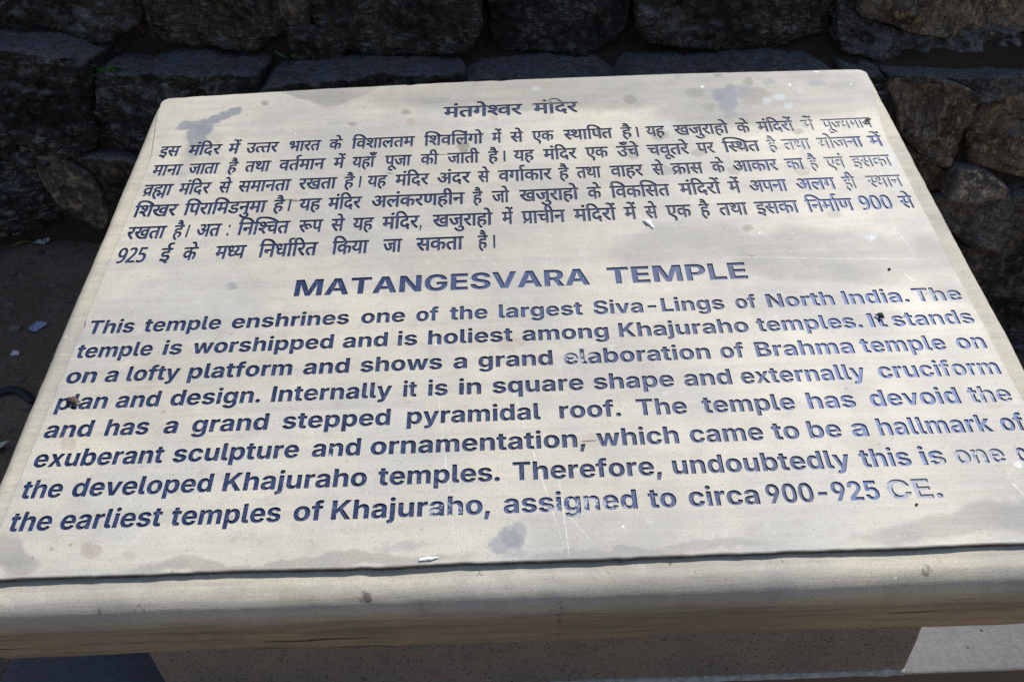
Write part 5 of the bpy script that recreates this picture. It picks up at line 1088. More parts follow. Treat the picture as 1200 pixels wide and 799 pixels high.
def flatten(c, n):
    pts = []
    N = len(c)
    for i in range(N):
        a = c[i]; b = c[(i + 1) % N]
        pts.append(a)
        if not a[2] and not b[2]: pts.append(((a[0] + b[0]) / 2, (a[1] + b[1]) / 2, 1))
    while not pts[0][2]: pts = pts[1:] + pts[:1]
    out = []; N = len(pts); i = 0
    while i < N:
        a = pts[i]; b = pts[(i + 1) % N]
        out.append((a[0], a[1]))
        if b[2]: i += 1
        else:
            d = pts[(i + 2) % N]
            for t in range(1, n):
                t /= n
                out.append(((1 - t) ** 2 * a[0] + 2 * t * (1 - t) * b[0] + t * t * d[0],
                            (1 - t) ** 2 * a[1] + 2 * t * (1 - t) * b[1] + t * t * d[1]))
            i += 2
    q = [out[0]]
    for p in out[1:]:
        if math.dist(p, q[-1]) > 2: q.append(p)
    if math.dist(q[0], q[-1]) < 2: q.pop()
    return np.array(q, float)

def embolden(P, ex, ey):
    """Minkowski-style growth by an elliptical nib (clockwise outlines, TrueType)"""
    a = P - np.roll(P, 1, 0); b = np.roll(P, -1, 0) - P
    a /= np.maximum(np.linalg.norm(a, axis=1, keepdims=True), 1e-9)
    b /= np.maximum(np.linalg.norm(b, axis=1, keepdims=True), 1e-9)
    na = np.stack([-a[:, 1], a[:, 0]], 1); nb = np.stack([-b[:, 1], b[:, 0]], 1)
    def sup(n):
        d = np.sqrt((n[:, 0] * ex) ** 2 + (n[:, 1] * ey) ** 2) + 1e-9
        return np.stack([ex * ex * n[:, 0] / d, ey * ey * n[:, 1] / d], 1)
    sa, sb = sup(na), sup(nb)
    cx = (sa[:, 0] + sb[:, 0]) / 2; cy = (sa[:, 1] + sb[:, 1]) / 2
    # corners: keep the larger push of the two sides on each axis
    cx = np.where(np.sign(sa[:, 0]) == np.sign(sb[:, 0]), np.where(np.abs(sa[:, 0]) > np.abs(sb[:, 0]), sa[:, 0], sb[:, 0]), sa[:, 0] + sb[:, 0])
    cy = np.where(np.sign(sa[:, 1]) == np.sign(sb[:, 1]), np.where(np.abs(sa[:, 1]) > np.abs(sb[:, 1]), sa[:, 1], sb[:, 1]), sa[:, 1] + sb[:, 1])
    return P + np.stack([cx, cy], 1)

def winding(px, py, c):
    wn = np.zeros(len(px), int)
    a = c; b = np.roll(c, -1, 0)
    for (ax, ay), (bx, by) in zip(a, b):
        cr = (bx - ax) * (py - ay) - (by - ay) * (px - ax)
        wn += ((ay <= py) & (by > py) & (cr > 0)).astype(int) - ((ay > py) & (by <= py) & (cr < 0)).astype(int)
    return wn

def build_panel():
    flat = {}
    contours = []; owner = []
    for li, L in enumerate(LINES):
        hindi = L['s'] == 'h'
        for key, x0, sx in triples(L['g']):
            x0 *= 1e-5; sx *= 1e-8
            if key not in flat:
                cs = [flatten(triples(c), 3) for c in GLYPHS[key]]
                flat[key] = [embolden(c, 33.0, 13.0) if hindi else embolden(c, 10.0, 6.0) for c in cs]
            for c in flat[key]:
                q = np.stack([x0 + c[:, 0] * sx, L['v'] + c[:, 1] * L['em'] / 1000], 1)
                contours.append(q); owner.append(li)
    # outline of the panel, a little chipped, its front edge gently wavy
    O = rounded_rect(-0.5670, 0.5690, -0.0528, 0.7925, 0.013, 0.007)
    def flare(y):       # near the back edge the panel runs out to the full width of the slab
        q = min(1.0, max(0.0, (y - 0.60) / 0.19))
        return q * q * (3 - 2 * q)
    O = [(x + math.copysign(0.0225, x) * flare(y) * min(1.0, abs(x) / 0.55), y + bow(x) * max(0.0, (y - 0.7) / 0.09)) for x, y in O]
    N = normals2(O)
    O2 = []
    for (x, y), mm in zip(O, N):
        w_ = 0.0007 * fbm((x * 6, y * 6, 0.7), 3) + 0.0005 * fbm((x * 40, y * 40, 1.7), 2)
        if mm[1] < -0.5: w_ += 0.0008 * math.sin(x * 5.2 + 0.8) + 0.0006 * noise.noise((x * 9, 3, 0))
        ch = noise.noise((x * 26, y * 26, 5))
        if ch > 0.42: w_ -= (ch - 0.42) * (0.004 if mm[1] < -0.5 else 0.010)
        O2.append((x + mm[0] * w_, y + mm[1] * w_))
    O = np.array(O2)
    verts = []; edges = []
    def addloop(c):
        b = len(verts); n = len(c)
        verts.extend(Vector((float(p[0]), float(p[1]))) for p in c)
        edges.extend((b + i, b + (i + 1) % n) for i in range(n))
    addloop(O)
    for c in contours: addloop(c)
    v2, e2, f2, ov, oe, of = delaunay_2d_cdt(verts, edges, [], 1, 1e-7)
    X = np.array([(p.x, p.y) for p in v2])
    T = np.array([f[:3] for f in f2 if len(f) == 3])
    cen = X[T].mean(1)
    order = np.argsort(cen[:, 1]); cs = cen[order]
    wn = np.zeros(len(T), int); line = np.full(len(T), -1)
    for c, li in zip(contours, owner):
        lo = c.min(0); hi = c.max(0)
        i0 = np.searchsorted(cs[:, 1], lo[1]); i1 = np.searchsorted(cs[:, 1], hi[1])
        if i1 <= i0: continue
        idx = order[i0:i1]
        idx = idx[(cen[idx, 0] > lo[0]) & (cen[idx, 0] < hi[0])]
        if len(idx) == 0: continue
        k = winding(cen[idx, 0], cen[idx, 1], c)
        wn[idx] += k
        line[idx[k != 0]] = li
    inside = wn != 0
    inpan = winding(cen[:, 0], cen[:, 1], O) != 0
    keep = inpan & ~inside
    # ---- top face + edges of the panel
    used = np.unique(T[keep]); mp = -np.ones(len(X), int); mp[used] = np.arange(len(used))
    V = [(X[i, 0], X[i, 1], 0.0) for i in used]
    F = []
    def ccw(t):
        a, b, c = X[t[0]], X[t[1]], X[t[2]]
        return t if (b[0] - a[0]) * (c[1] - a[1]) - (b[1] - a[1]) * (c[0] - a[0]) > 0 else (t[0], t[2], t[1])
    for t in T[keep]: F.append(tuple(mp[i] for i in ccw(tuple(t))))
    NO = normals2([tuple(p) for p in O]); nO = len(O)
    # rings down the edge: a worn arris, then the sawn side
    start = len(V)
    first = None
    rings = [(0.0, 0.0), (0.0011, -0.0005), (0.0017, -0.0017), (0.0019, -0.005), (0.0017, -0.010), (0.0012, -H_LIP - 0.005)]
    for off, z in rings:
        for p, mm in zip(O, NO):
            jit = 0.0005 * noise.noise((p[0] * 60, p[1] * 60, z * 200)) if off else 0
            V.append((p[0] + mm[0] * (off + jit), p[1] + mm[1] * (off + jit), z))
    for k in range(len(rings) - 1):
        for i in range(nO):
            j = (i + 1) % nO
            F.append((start + k * nO + i, start + (k + 1) * nO + i, start + (k + 1) * nO + j, start + k * nO + j))
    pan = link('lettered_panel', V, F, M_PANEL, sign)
    pan.data.materials.append(mat_plain('shaded_stone_edge', (0.10, 0.076, 0.06), 0.85, 0.45, 70))  # dirt brown, darkened to paint in the shade on the panel's side
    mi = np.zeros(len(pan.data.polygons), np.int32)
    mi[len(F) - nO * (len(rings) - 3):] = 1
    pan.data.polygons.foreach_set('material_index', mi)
    pan.matrix_local = SIGN_INV @ PAN
    # ---- each carved line: its sunk floor and its side walls
    edge_of = {}
    for ti, t in enumerate(T):
        for a, b in ((t[0], t[1]), (t[1], t[2]), (t[2], t[0])):
            edge_of.setdefault((min(a, b), max(a, b)), []).append(ti)
    LV = [{} for _ in LINES]; LP = [[] for _ in LINES]; LF = [[] for _ in LINES]
    def vid(li, i, z):
        d = LV[li]; k = (i, z)
        if k not in d:
            d[k] = len(LP[li]); LP[li].append((X[i, 0], X[i, 1], z))
        return d[k]
    D = -LETTER_DEPTH
    for ti in np.nonzero(inside)[0]:
        li = int(line[ti])
        if li < 0: continue
        LF[li].append(tuple(vid(li, i, D) for i in ccw(tuple(T[ti]))))
    for (a, b), ts in edge_of.items():
        ins = [t for t in ts if inside[t]]
        if len(ins) == 1:
            li = int(line[ins[0]])
            LF[li].append((vid(li, a, 0.0), vid(li, b, 0.0), vid(li, b, D), vid(li, a, D)))
    for li, L in enumerate(LINES):
        nm = {'h': 'hindi_text_line', 'e': 'english_text_line'}[L['s']]
        if L.get('t'): nm = {'h': 'hindi_heading', 'e': 'english_heading'}[L['s']]
        o = link(nm, LP[li], LF[li], M_PAINT, pan)
build_panel()

# --- pedestal: a wedge of pitted render whose top follows the slab's underside
def bevel_box(name, corners, mat, parent, bev=0.006, rough=0.0015, cuts=26):
    """corners: 8 points (bottom 4 ccw, top 4 ccw); subdivided, bevelled, slightly uneven"""
    import bmesh
    bm = bmesh.new()
    vs_ = [bm.verts.new(p) for p in corners]
    for f in ((3, 2, 1, 0), (4, 5, 6, 7), (0, 1, 5, 4), (1, 2, 6, 5), (2, 3, 7, 6), (3, 0, 4, 7)):
        bm.faces.new([vs_[i] for i in f])
    bmesh.ops.bevel(bm, geom=list(bm.edges), offset=bev, segments=3, affect='EDGES', profile=0.6)
    long_ = [e for e in bm.edges if e.calc_length() > 0.05]
    bmesh.ops.subdivide_edges(bm, edges=long_, cuts=cuts, use_grid_fill=True)
    bm.normal_update()
    for v in bm.verts:
        d = rough * fbm(v.co * 9, 3) + rough * 0.4 * fbm(v.co * 40, 2)
        v.co += v.normal * d
    me = bpy.data.meshes.new(name); bm.to_mesh(me); bm.free()
    me.polygons.foreach_set('use_smooth', [True] * len(me.polygons))
    me.materials.append(mat)
    o = bpy.data.objects.new(name, me); C.objects.link(o); o.parent = parent
    o.matrix_local = SIGN_INV
    return o
def under(y):    # world height of the slab's underside at depth y
    return 0.49 + (y - math.sin(TILT) * 0.128) * math.tan(TILT) - 0.128 * math.cos(TILT) + 0.004
PX, PY0, PY1, PZ = 0.5105, 0.0445, 0.62, 0.0965
bevel_box('pedestal', [(-PX, PY0, PZ - 0.01), (PX, PY0, PZ - 0.01), (PX, PY1, PZ - 0.01), (-PX, PY1, PZ - 0.01),
                       (-PX, PY0, under(PY0)), (PX, PY0, under(PY0)), (PX, PY1, under(PY1)), (-PX, PY1, under(PY1))], M_PED, sign)
bevel_box('plinth', [(-0.766, 0.0405, -0.62), (0.80, 0.0405, -0.62), (0.80, 0.88, -0.62), (-0.766, 0.88, -0.62),
                     (-0.766, 0.0405, PZ), (0.80, 0.0405, PZ), (0.80, 0.88, PZ), (-0.766, 0.88, PZ)], M_PLI, sign, bev=0.005, rough=0.002)

# a smear of pale mortar along the foot of the pedestal
def mortar_joint():
    V = []; F = []
    xs = np.linspace(-0.48, 0.5085, 220)
    for i, x in enumerate(xs):
        a = 0.0035 + 0.0035 * max(0, 0.4 + noise.noise((x * 24, 0, 0))) + 0.002 * noise.noise((x * 90, 2, 0))
        if x < 0.02: a *= 0.4
        for k in range(5):
            t = k / 4 * math.pi / 2
            V.append((x, PY0 + 0.002 - 0.0065 * math.sin(t) * (0.6 + a * 80), PZ - 0.002 + (a + 0.003) * math.cos(t)))
    for i in range(len(xs) - 1):
        for k in range(4):
            F.append((i * 5 + k, i * 5 + k + 1, (i + 1) * 5 + k + 1, (i + 1) * 5 + k))
    o = link('mortar_joint', V, F, mat_plain('pale_mortar', (0.42, 0.40, 0.37), 0.85, 0.25, 90), sign, smooth=True)
    o.matrix_local = SIGN_INV
mortar_joint()

# ------------------------------------------------------------------ the wall behind
STONES = [{"p":[[-1.541,0.594],[-1.253,0.577],[-1.073,0.574],[-0.979,0.614],[-0.96,0.717],[-0.983,0.845],[-1.412,0.871]],"y":1.632,"d":0.16,"seed":5,"c":[0.105,0.092,0.08],"r":0.03,"st":0.017499999999999998},
{"p":[[-1.063,0.585],[-1.07,0.504],[-1.021,0.511],[-0.983,0.604],[-0.939,0.749],[-1.008,0.751]],"y":1.672,"d":0.16,"seed":8,"c":[0.13,0.08,0.075],"r":0.012,"f":2},
{"p":[[-0.949,0.655],[-0.96,0.574],[-0.829,0.555],[-0.695,0.545],[-0.603,0.577],[-0.573,0.681],[-0.57,0.838],[-0.881,0.85]],"y":1.632,"d":0.16,"seed":11,"c":[0.13,0.115,0.095],"r":0.028,"st":0.006999999999999999},
{"p":[[-0.578,0.599],[-0.534,0.593],[-0.527,0.677],[-0.6,0.684]],"y":1.642,"d":0.16,"seed":14,"c":[0.24,0.215,0.18],"r":0.01,"f":2},
{"p":[[-0.58,0.506],[-0.474,0.493],[-0.455,0.524],[-0.507,0.57],[-0.58,0.586]],"y":1.642,"d":0.16,"seed":17,"c":[0.105,0.092,0.08],"r":0.012,"f":2},
{"p":[[-0.514,0.595],[-0.437,0.53],[-0.291,0.506],[-0.119,0.512],[-0.077,0.577],[-0.066,0.818],[-0.479,0.834]],"y":1.632,"d":0.16,"seed":20,"c":[0.095,0.09,0.075],"r":0.025},
{"p":[[-0.04,0.5],[0.211,0.499],[0.297,0.535],[0.317,0.582],[0.307,0.803],[-0.05,0.817]],"y":1.632,"d":0.16,"seed":23,"c":[0.075,0.068,0.072],"r":0.024},
{"p":[[0.347,0.526],[0.531,0.492],[0.692,0.483],[0.834,0.517],[0.87,0.602],[0.827,0.783],[0.319,0.803]],"y":1.632,"d":0.16,"seed":26,"c":[0.105,0.095,0.08],"r":0.03,"st":0.010499999999999999},
{"p":[[0.927,0.568],[1.034,0.53],[1.175,0.502],[1.491,0.494],[1.406,0.726],[0.889,0.727]],"y":1.602,"d":0.16,"seed":29,"c":[0.42,0.359,0.289],"r":0.025,"f":4},
{"p":[[0.878,0.58],[0.889,0.471],[1.04,0.46],[1.045,0.513],[0.94,0.552],[0.91,0.662],[0.857,0.684]],"y":1.632,"d":0.16,"seed":32,"c":[0.09,0.085,0.08],"r":0.02,"f":5,"lean":0.6},
{"p":[[1.037,0.407],[1.267,0.386],[1.523,0.373],[1.483,0.482],[1.033,0.518]],"y":1.582,"d":0.16,"seed":35,"c":[0.21,0.201,0.201],"r":0.03,"f":6,"lean":0.8},
{"p":[[-1.569,0.319],[-1.229,0.314],[-1.129,0.338],[-1.063,0.554],[-1.128,0.586],[-1.435,0.607]],"y":1.462,"d":0.24,"seed":38,"c":[0.06,0.055,0.052],"r":0.03,"st":0.020999999999999998},
{"p":[[-1.118,0.319],[-0.962,0.292],[-0.711,0.291],[-0.661,0.433],[-0.662,0.506],[-0.918,0.514],[-1.057,0.522]],"y":1.462,"d":0.24,"seed":41,"c":[0.075,0.07,0.07],"r":0.035,"f":6},
{"p":[[-0.692,0.271],[-0.144,0.247],[-0.127,0.483],[-0.32,0.489],[-0.428,0.487],[-0.64,0.488]],"y":1.462,"d":0.24,"seed":44,"c":[0.085,0.085,0.092],"r":0.025,"f":5},
{"p":[[-0.126,0.246],[0.274,0.229],[0.265,0.471],[-0.11,0.478]],"y":1.462,"d":0.24,"seed":47,"c":[0.085,0.085,0.092],"r":0.02},
{"p":[[0.287,0.252],[0.874,0.251],[0.832,0.464],[0.278,0.475]],"y":1.462,"d":0.24,"seed":50,"c":[0.085,0.085,0.092],"r":0.02,"st":0.010499999999999999},
{"p":[[0.983,0.432],[1.133,0.424],[1.21,0.381],[1.325,0.398],[1.475,0.374],[1.459,0.419],[1.151,0.436],[0.975,0.448]],"y":1.462,"d":0.24,"seed":53,"c":[0.175,0.175,0.184],"r":0.02,"f":5},
{"p":[[0.924,0.224],[1.062,0.23],[1.012,0.305],[0.968,0.434],[0.855,0.452]],"y":1.492,"d":0.24,"seed":56,"c":[0.06,0.055,0.052],"r":0.02},
{"p":[[1.029,0.315],[1.105,0.236],[1.196,0.181],[1.218,0.272],[1.195,0.372],[1.127,0.428],[0.978,0.434]],"y":1.462,"d":0.24,"seed":59,"c":[0.385,0.324,0.263],"r":0.025,"f":4},
{"p":[[1.04,0.191],[1.126,0.126],[1.189,0.113],[1.193,0.159],[1.116,0.212],[1.056,0.258]],"y":1.472,"d":0.24,"seed":62,"c":[0.228,0.149,0.088],"r":0.015},
{"p":[[1.272,0.19],[1.367,0.166],[1.559,0.147],[1.472,0.383],[1.338,0.393],[1.249,0.37],[1.232,0.307]],"y":1.462,"d":0.24,"seed":65,"c":[0.42,0.341,0.254],"r":0.025,"f":4},
{"p":[[1.219,0.098],[1.357,0.094],[1.361,0.125],[1.287,0.169],[1.225,0.176],[1.209,0.116]],"y":1.452,"d":0.24,"seed":68,"c":[0.63,0.578,0.525],"r":0.012,"f":3},
{"p":[[1.405,0.068],[1.616,0.059],[1.595,0.115],[1.396,0.126]],"y":1.502,"d":0.24,"seed":71,"c":[0.105,0.096,0.091],"r":0.012},
{"p":[[1.213,0.016],[1.301,-0.037],[1.433,-0.071],[1.636,-0.092],[1.573,0.079],[1.145,0.096]],"y":1.442,"d":0.24,"seed":74,"c":[0.315,0.263,0.219],"r":0.02,"f":3},
{"p":[[1.32,-0.155],[1.391,-0.225],[1.708,-0.255],[1.657,-0.116],[1.451,-0.095],[1.269,-0.064]],"y":1.462,"d":0.24,"seed":77,"c":[0.263,0.228,0.201],"r":0.02},
{"p":[[1.485,-0.418],[1.799,-0.466],[1.732,-0.287],[1.383,-0.252]],"y":1.482,"d":0.24,"seed":80,"c":[0.149,0.123,0.114],"r":0.02},
{"p":[[1.608,-0.654],[1.881,-0.705],[1.795,-0.472],[1.484,-0.43]],"y":1.472,"d":0.24,"seed":83,"c":[0.158,0.14,0.149],"r":0.02},
{"p":[[-1.259,0.231],[-1.222,0.152],[-1.182,0.103],[-1.147,0.133],[-1.156,0.259],[-1.215,0.328],[-1.278,0.316]],"y":1.462,"d":0.24,"seed":86,"c":[0.33,0.28,0.22],"r":0.012,"f":2},
{"p":[[-1.158,0.225],[-1.144,0.112],[-0.989,0.113],[-0.926,0.269],[-1.01,0.295],[-1.192,0.313]],"y":1.472,"d":0.24,"seed":89,"c":[0.14,0.105,0.072],"r":0.022,"f":4},
{"p":[[-1.675,0.104],[-1.335,0.104],[-1.251,0.149],[-1.275,0.252],[-1.306,0.303],[-1.584,0.298]],"y":1.472,"d":0.24,"seed":92,"c":[0.06,0.055,0.052],"r":0.025,"st":0.013999999999999999},
{"p":[[-0.967,0.071],[-0.672,0.03],[-0.626,0.256],[-0.911,0.271]],"y":1.462,"d":0.24,"seed":95,"c":[0.105,0.092,0.08],"r":0.02}]

def stone_mesh(poly, yf, depth, seed, relief=0.02, strata=0.0, facets=4, nrad=30, step=0.010, lean=0.0):
    """one rough block: outline (x, z) on the wall face, broken front, sides running back"""
    rnd = random.Random(seed)
    P = [Vector((p[0], p[1])) for p in poly]
    for fr in (0.10,):                       # soften the corners
        Q = []
        for a, b in zip(P, P[1:] + P[:1]):
            Q.append(a.lerp(b, fr)); Q.append(a.lerp(b, 1 - fr))
        P = Q
    out = []
    for a, b in zip(P, P[1:] + P[:1]):
        n = max(1, int((b - a).length / step))
        for i in range(n): out.append(a.lerp(b, i / n))
    c = sum(out, Vector((0, 0))) / len(out)
    size = max((p - c).length for p in out)
    jit = min(0.012, size * 0.10)
    out2 = []
    for p in out:
        d = (p - c).normalized()
        out2.append(p + d * (0.012 + jit * 1.0 * fbm((p.x * 11, p.y * 11, seed * 1.3), 5)))
    planes = []
    for _ in range(facets):
        a = rnd.uniform(0, 2 * math.pi); s = rnd.uniform(0.05, 0.42)
        planes.append((math.cos(a) * s, math.sin(a) * s, rnd.uniform(-0.3, 0.55) * relief))
    def front(x, z):
        dx, dz = x - c.x, z - c.y
        h = max(-(px * dx + pz * dz) * 0.75 - o for px, pz, o in planes) if planes else 0
        h = -h
        h = max(-relief * 2.2, min(relief * 1.6, h))
        h += relief * 0.5 * fbm((x * 8, z * 8, seed * 2.7), 5)
        # broken, flaky surface: small steps along cleavage
        q = fbm((x * 13 + z * 6, z * 15, seed * 0.7), 4) * 3.2
        st_ = math.floor(q); fr_ = q - st_
        h += relief * 0.24 * (st_ + min(1.0, fr_ * 4.0))
        h += relief * 0.16 * (1 - abs(noise.noise((x * 30, z * 30, seed * 0.7))) * 2)
        if strata:
            s = fbm((x * 5, z * 5, seed), 3)
            h += strata * (abs(((z * 22 + x * 9 + s * 1.1) % 1.0) - 0.5) - 0.25)
        h += 0.0032 * fbm((x * 60, z * 60, seed), 3)
        return h
    V = []; F = []; n = len(out2)
    rad = [(1.0, depth), (1.0, depth * 0.6), (1.0, depth * 0.3), (1.0, 0.05), (0.998, 0.024), (0.99, 0.010), (0.972, 0.002)]
    for s, d in rad:
        for p in out2:
            q = c + (p - c) * s
            f = front(q.x, q.y)
            wob = 0.008 * fbm((q.x * 10, d * 14, q.y * 10 + seed), 4) + 0.003 * fbm((q.x * 40, d * 40, q.y * 40 + seed), 2)
            V.append((q.x + (p - c).normalized().x * wob, yf + d - f * max(0, 1 - d / 0.08), q.y + (p - c).normalized().y * wob))
    nr = len(rad)
    nside = len(V)
    for k in range(1, nrad):
        s = 0.972 * (1 - k / nrad)
        for p in out2:
            q = c + (p - c) * s
            V.append((q.x, yf - front(q.x, q.y), q.y))
        nr += 1
    V.append((c.x, yf - front(c.x, c.y), c.y))
    if lean: V = [(x, y + lean * (z - c.y), z) for x, y, z in V]
    for k in range(nr - 1):
        for i in range(n):
            j = (i + 1) % n
            F.append((k * n + i, k * n + j, (k + 1) * n + j, (k + 1) * n + i))
    ce = len(V) - 1
    for i in range(n): F.append(((nr - 1) * n + i, (nr - 1) * n + (i + 1) % n, ce))
    return V, F

wall = tag(empty('rubble_wall', (0, 1.6, 0)), 'dark shaded wall of rough rubble stone blocks behind the plaque', 'wall')
W_INV = Matrix.Translation((0, -1.6, 0))
for s in STONES:
    V, F = stone_mesh(s['p'], s['y'], s['d'], s['seed'], s.get('r', 0.02), s.get('st', 0.0), s.get('f', 4), s.get('n', 26), lean=s.get('lean', 0.0))
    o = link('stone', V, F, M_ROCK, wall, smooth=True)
    o.color = (*s['c'], 1)
    o.matrix_local = W_INV
    if s.get('label'): o['label'] = s['label']

def core():
    """the mortar and hearting seen in the joints, stepping out below the ledge"""
    V = []; F = []
    prof = [(1.74, 2.58), (1.72, 2.05), (1.705, 1.4), (1.70, 0.9), (1.69, 0.62), (1.685, 0.50), (1.63, 0.47), (1.55, 0.45), (1.535, 0.42), (1.53, 0.3), (1.525, 0.1), (1.52, -0.2), (1.51, -0.8)]
    pts = []
    for (y0, z0), (y1, z1) in zip(prof, prof[1:]):
        n = max(1, int(math.hypot(y1 - y0, z1 - z0) / 0.02))
        for i in range(n): pts.append((y0 + (y1 - y0) * i / n, z0 + (z1 - z0) * i / n))
    pts.append(prof[-1])
    xs = np.linspace(-2.6, 4.0, 290)
    for x in xs:
        for y, z in pts:
            d = 0.016 * fbm((x * 10, y * 10, z * 10), 4)
            V.append((x, y + d, z + 0.4 * d))
    n = len(pts)
    for i in range(len(xs) - 1):
        for k in range(n - 1):
            F.append((i * n + k, i * n + k + 1, (i + 1) * n + k + 1, (i + 1) * n + k))
    # back of the wall
    b = len(V)
    V += [(-2.6, 2.1, 2.58), (4.0, 2.1, 2.58), (4.0, 2.1, -0.8), (-2.6, 2.1, -0.8), (-2.6, 1.74, 2.58), (4.0, 1.74, 2.58), (4.0, 1.51, -0.8), (-2.6, 1.51, -0.8)]
    F += [(b, b + 3, b + 2, b + 1), (b + 4, b, b + 1, b + 5), (b + 4, b + 7, b + 3, b), (b + 5, b + 1, b + 2, b + 6)]
    o = link('mortar_core', V, F, mat_soil('earth_mortar'), wall, smooth=True)
    o.matrix_local = W_INV
core()

def hidden_courses():
    """the same rubble carried on past the picture's edges"""
    rnd = random.Random(77)
    V = []; F = []
    def put(x0, x1, z0, z1, y):
        g = 0.008
        poly = [(x0 + g, z0 + g + rnd.uniform(0, .02)), (x1 - g, z0 + g + rnd.uniform(0, .02)), (x1 - g - rnd.uniform(0, .03), z1 - g - rnd.uniform(0, .02)), (x0 + g + rnd.uniform(0, .03), z1 - g)]
        v, f = stone_mesh(poly, y + rnd.uniform(-.01, .015), 0.14, rnd.randrange(9999), 0.022, 0.0, 4, 8, 0.03)
        b = len(V); V.extend(v); F.extend(tuple(i + b for i in q) for q in f)
    z = 0.80
    while z < 2.42:
        h = rnd.uniform(0.17, 0.26); x = -2.5 + rnd.uniform(0, .2)
        while x < 3.7:
            wd = rnd.uniform(0.2, 0.5); put(x, x + wd, z, z + h, 1.63); x += wd
        z += h
    for sgn in (-1, 1):
        for z0, z1, y in ((0.02, 0.24, 1.46), (0.24, 0.46, 1.46), (0.5, 0.79, 1.63)):
            x = 1.5 if y > 1.6 else 1.66
            while x < (2.4 if sgn < 0 else 3.8):
                wd = rnd.uniform(0.25, 0.4)
                a, b_ = sorted((sgn * x, sgn * (x + wd))); put(a, b_, z0, z1, y); x += wd
    for z0, z1 in ((0.02, 0.20), (-0.2, 0.02)):
        x = -0.78
        while x < 1.05:
            wd = rnd.uniform(0.22, 0.4); put(x, min(x + wd, 1.12), z0, z1, 1.46); x += wd
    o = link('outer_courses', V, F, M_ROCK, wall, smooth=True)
    o.color = (0.17, 0.15, 0.13, 1)
    o.matrix_local = W_INV
hidden_courses()

# ------------------------------------------------------------------ small things
def lump(name, mat, loc, size, seed, label, cat, flat=1.0, rot=0.0, base=None, sub=2, amp=0.5, group=None):
    import bmesh
    bm = bmesh.new()
    bmesh.ops.create_icosphere(bm, subdivisions=sub, radius=1.0)
    for v in bm.verts:
        d = 1 + amp * fbm(v.co * 1.6 + Vector((seed, seed * .7, 0)), 3)
        v.co = Vector((v.co.x * size[0] * d, v.co.y * size[1] * d, v.co.z * size[2] * d))
    zmin = min(v.co.z for v in bm.verts)
    for v in bm.verts: v.co.z -= zmin + size[2] * 0.15
    me = bpy.data.meshes.new(name); bm.to_mesh(me); bm.free()
    me.materials.append(mat)
    o = bpy.data.objects.new(name, me); C.objects.link(o)
    mm = (base or Matrix.Identity(4)) @ Matrix.Translation(loc) @ Matrix.Rotation(rot, 4, 'Z')
    o.matrix_world = mm
    if label: tag(o, label, cat, group)
    return o

def leaf(name, mat, base, length, width, curl, label, cat, fold=0.3, group=None, parent=None, seed=0):
    """a dry or green leaf with a real blade: midrib fold, curl and thickness"""
    V = []; F = []; n = 11
    for i in range(n):
        t = i / (n - 1)
        w_ = width * math.sin(math.pi * (0.06 + 0.94 * t) ** 0.8) * 0.5 + 0.0002
        z = curl * math.sin(t * 2.4) * length
        for k, s in enumerate((-1, -0.5, 0, 0.5, 1)):
            V.append((t * length, s * w_ * (1 + 0.12 * noise.noise((t * 7, s, seed))), z + abs(s) * w_ * fold + 0.1 * w_ * noise.noise((t * 5, s * 3, seed + 4))))
    for i in range(n - 1):
        for k in range(4): F.append((i * 5 + k, i * 5 + k + 1, (i + 1) * 5 + k + 1, (i + 1) * 5 + k))
    o = link(name, V, F, mat, parent, smooth=True)
    md = o.modifiers.new('thickness', 'SOLIDIFY'); md.thickness = max(0.0004, width * 0.03)
    if parent is None: o.matrix_world = base
    else: o.matrix_local = base
    if label: tag(o, label, cat, group)
    return o

M_HUSK = mat_plain('pale_husk', (0.78, 0.77, 0.77), 0.6, 0.2, 180)
M_BLACK = mat_plain('dry_black_scrap', (0.018, 0.015, 0.013), 0.7, 0.4, 200)
M_BROWNLEAF = mat_plain('dry_brown_leaf', (0.085, 0.062, 0.045), 0.7, 0.4, 140)
M_WHITE = mat_plain('chalky_white', (0.75, 0.76, 0.77), 0.7, 0.15, 120)

def on_panel(u, v, n=0.0, rot=0.0, tilt=0.0):
    return PAN @ Matrix.Translation((u, v, n)) @ Matrix.Rotation(rot, 4, 'Z') @ Matrix.Rotation(tilt, 4, 'Y')
PT = {"husk": [0.183, 0.4373], "scrapA": [-0.5387, 0.1677], "scrapB": [0.4481, 0.2519], "scrapC": [0.5536, 0.6505], "crumbA": [0.4853, 0.332], "crumbB": [0.4057, -0.0076], "dropping": [-0.1058, -0.0486], "paperA": [-1.2324, 1.1269], "paperB": [-1.3801, 1.5113], "leafY": [-1.4596, 1.4926], "leafP": [-1.0952, 0.6641], "pebW": [-1.2324, 1.0136], "cable": [[-1.1992, 0.864], [-1.1334, 0.8417]], "weedA": [-0.5593, 1.53, 0.5306], "weedB": [-1.0506, 1.53, 0.5206]}

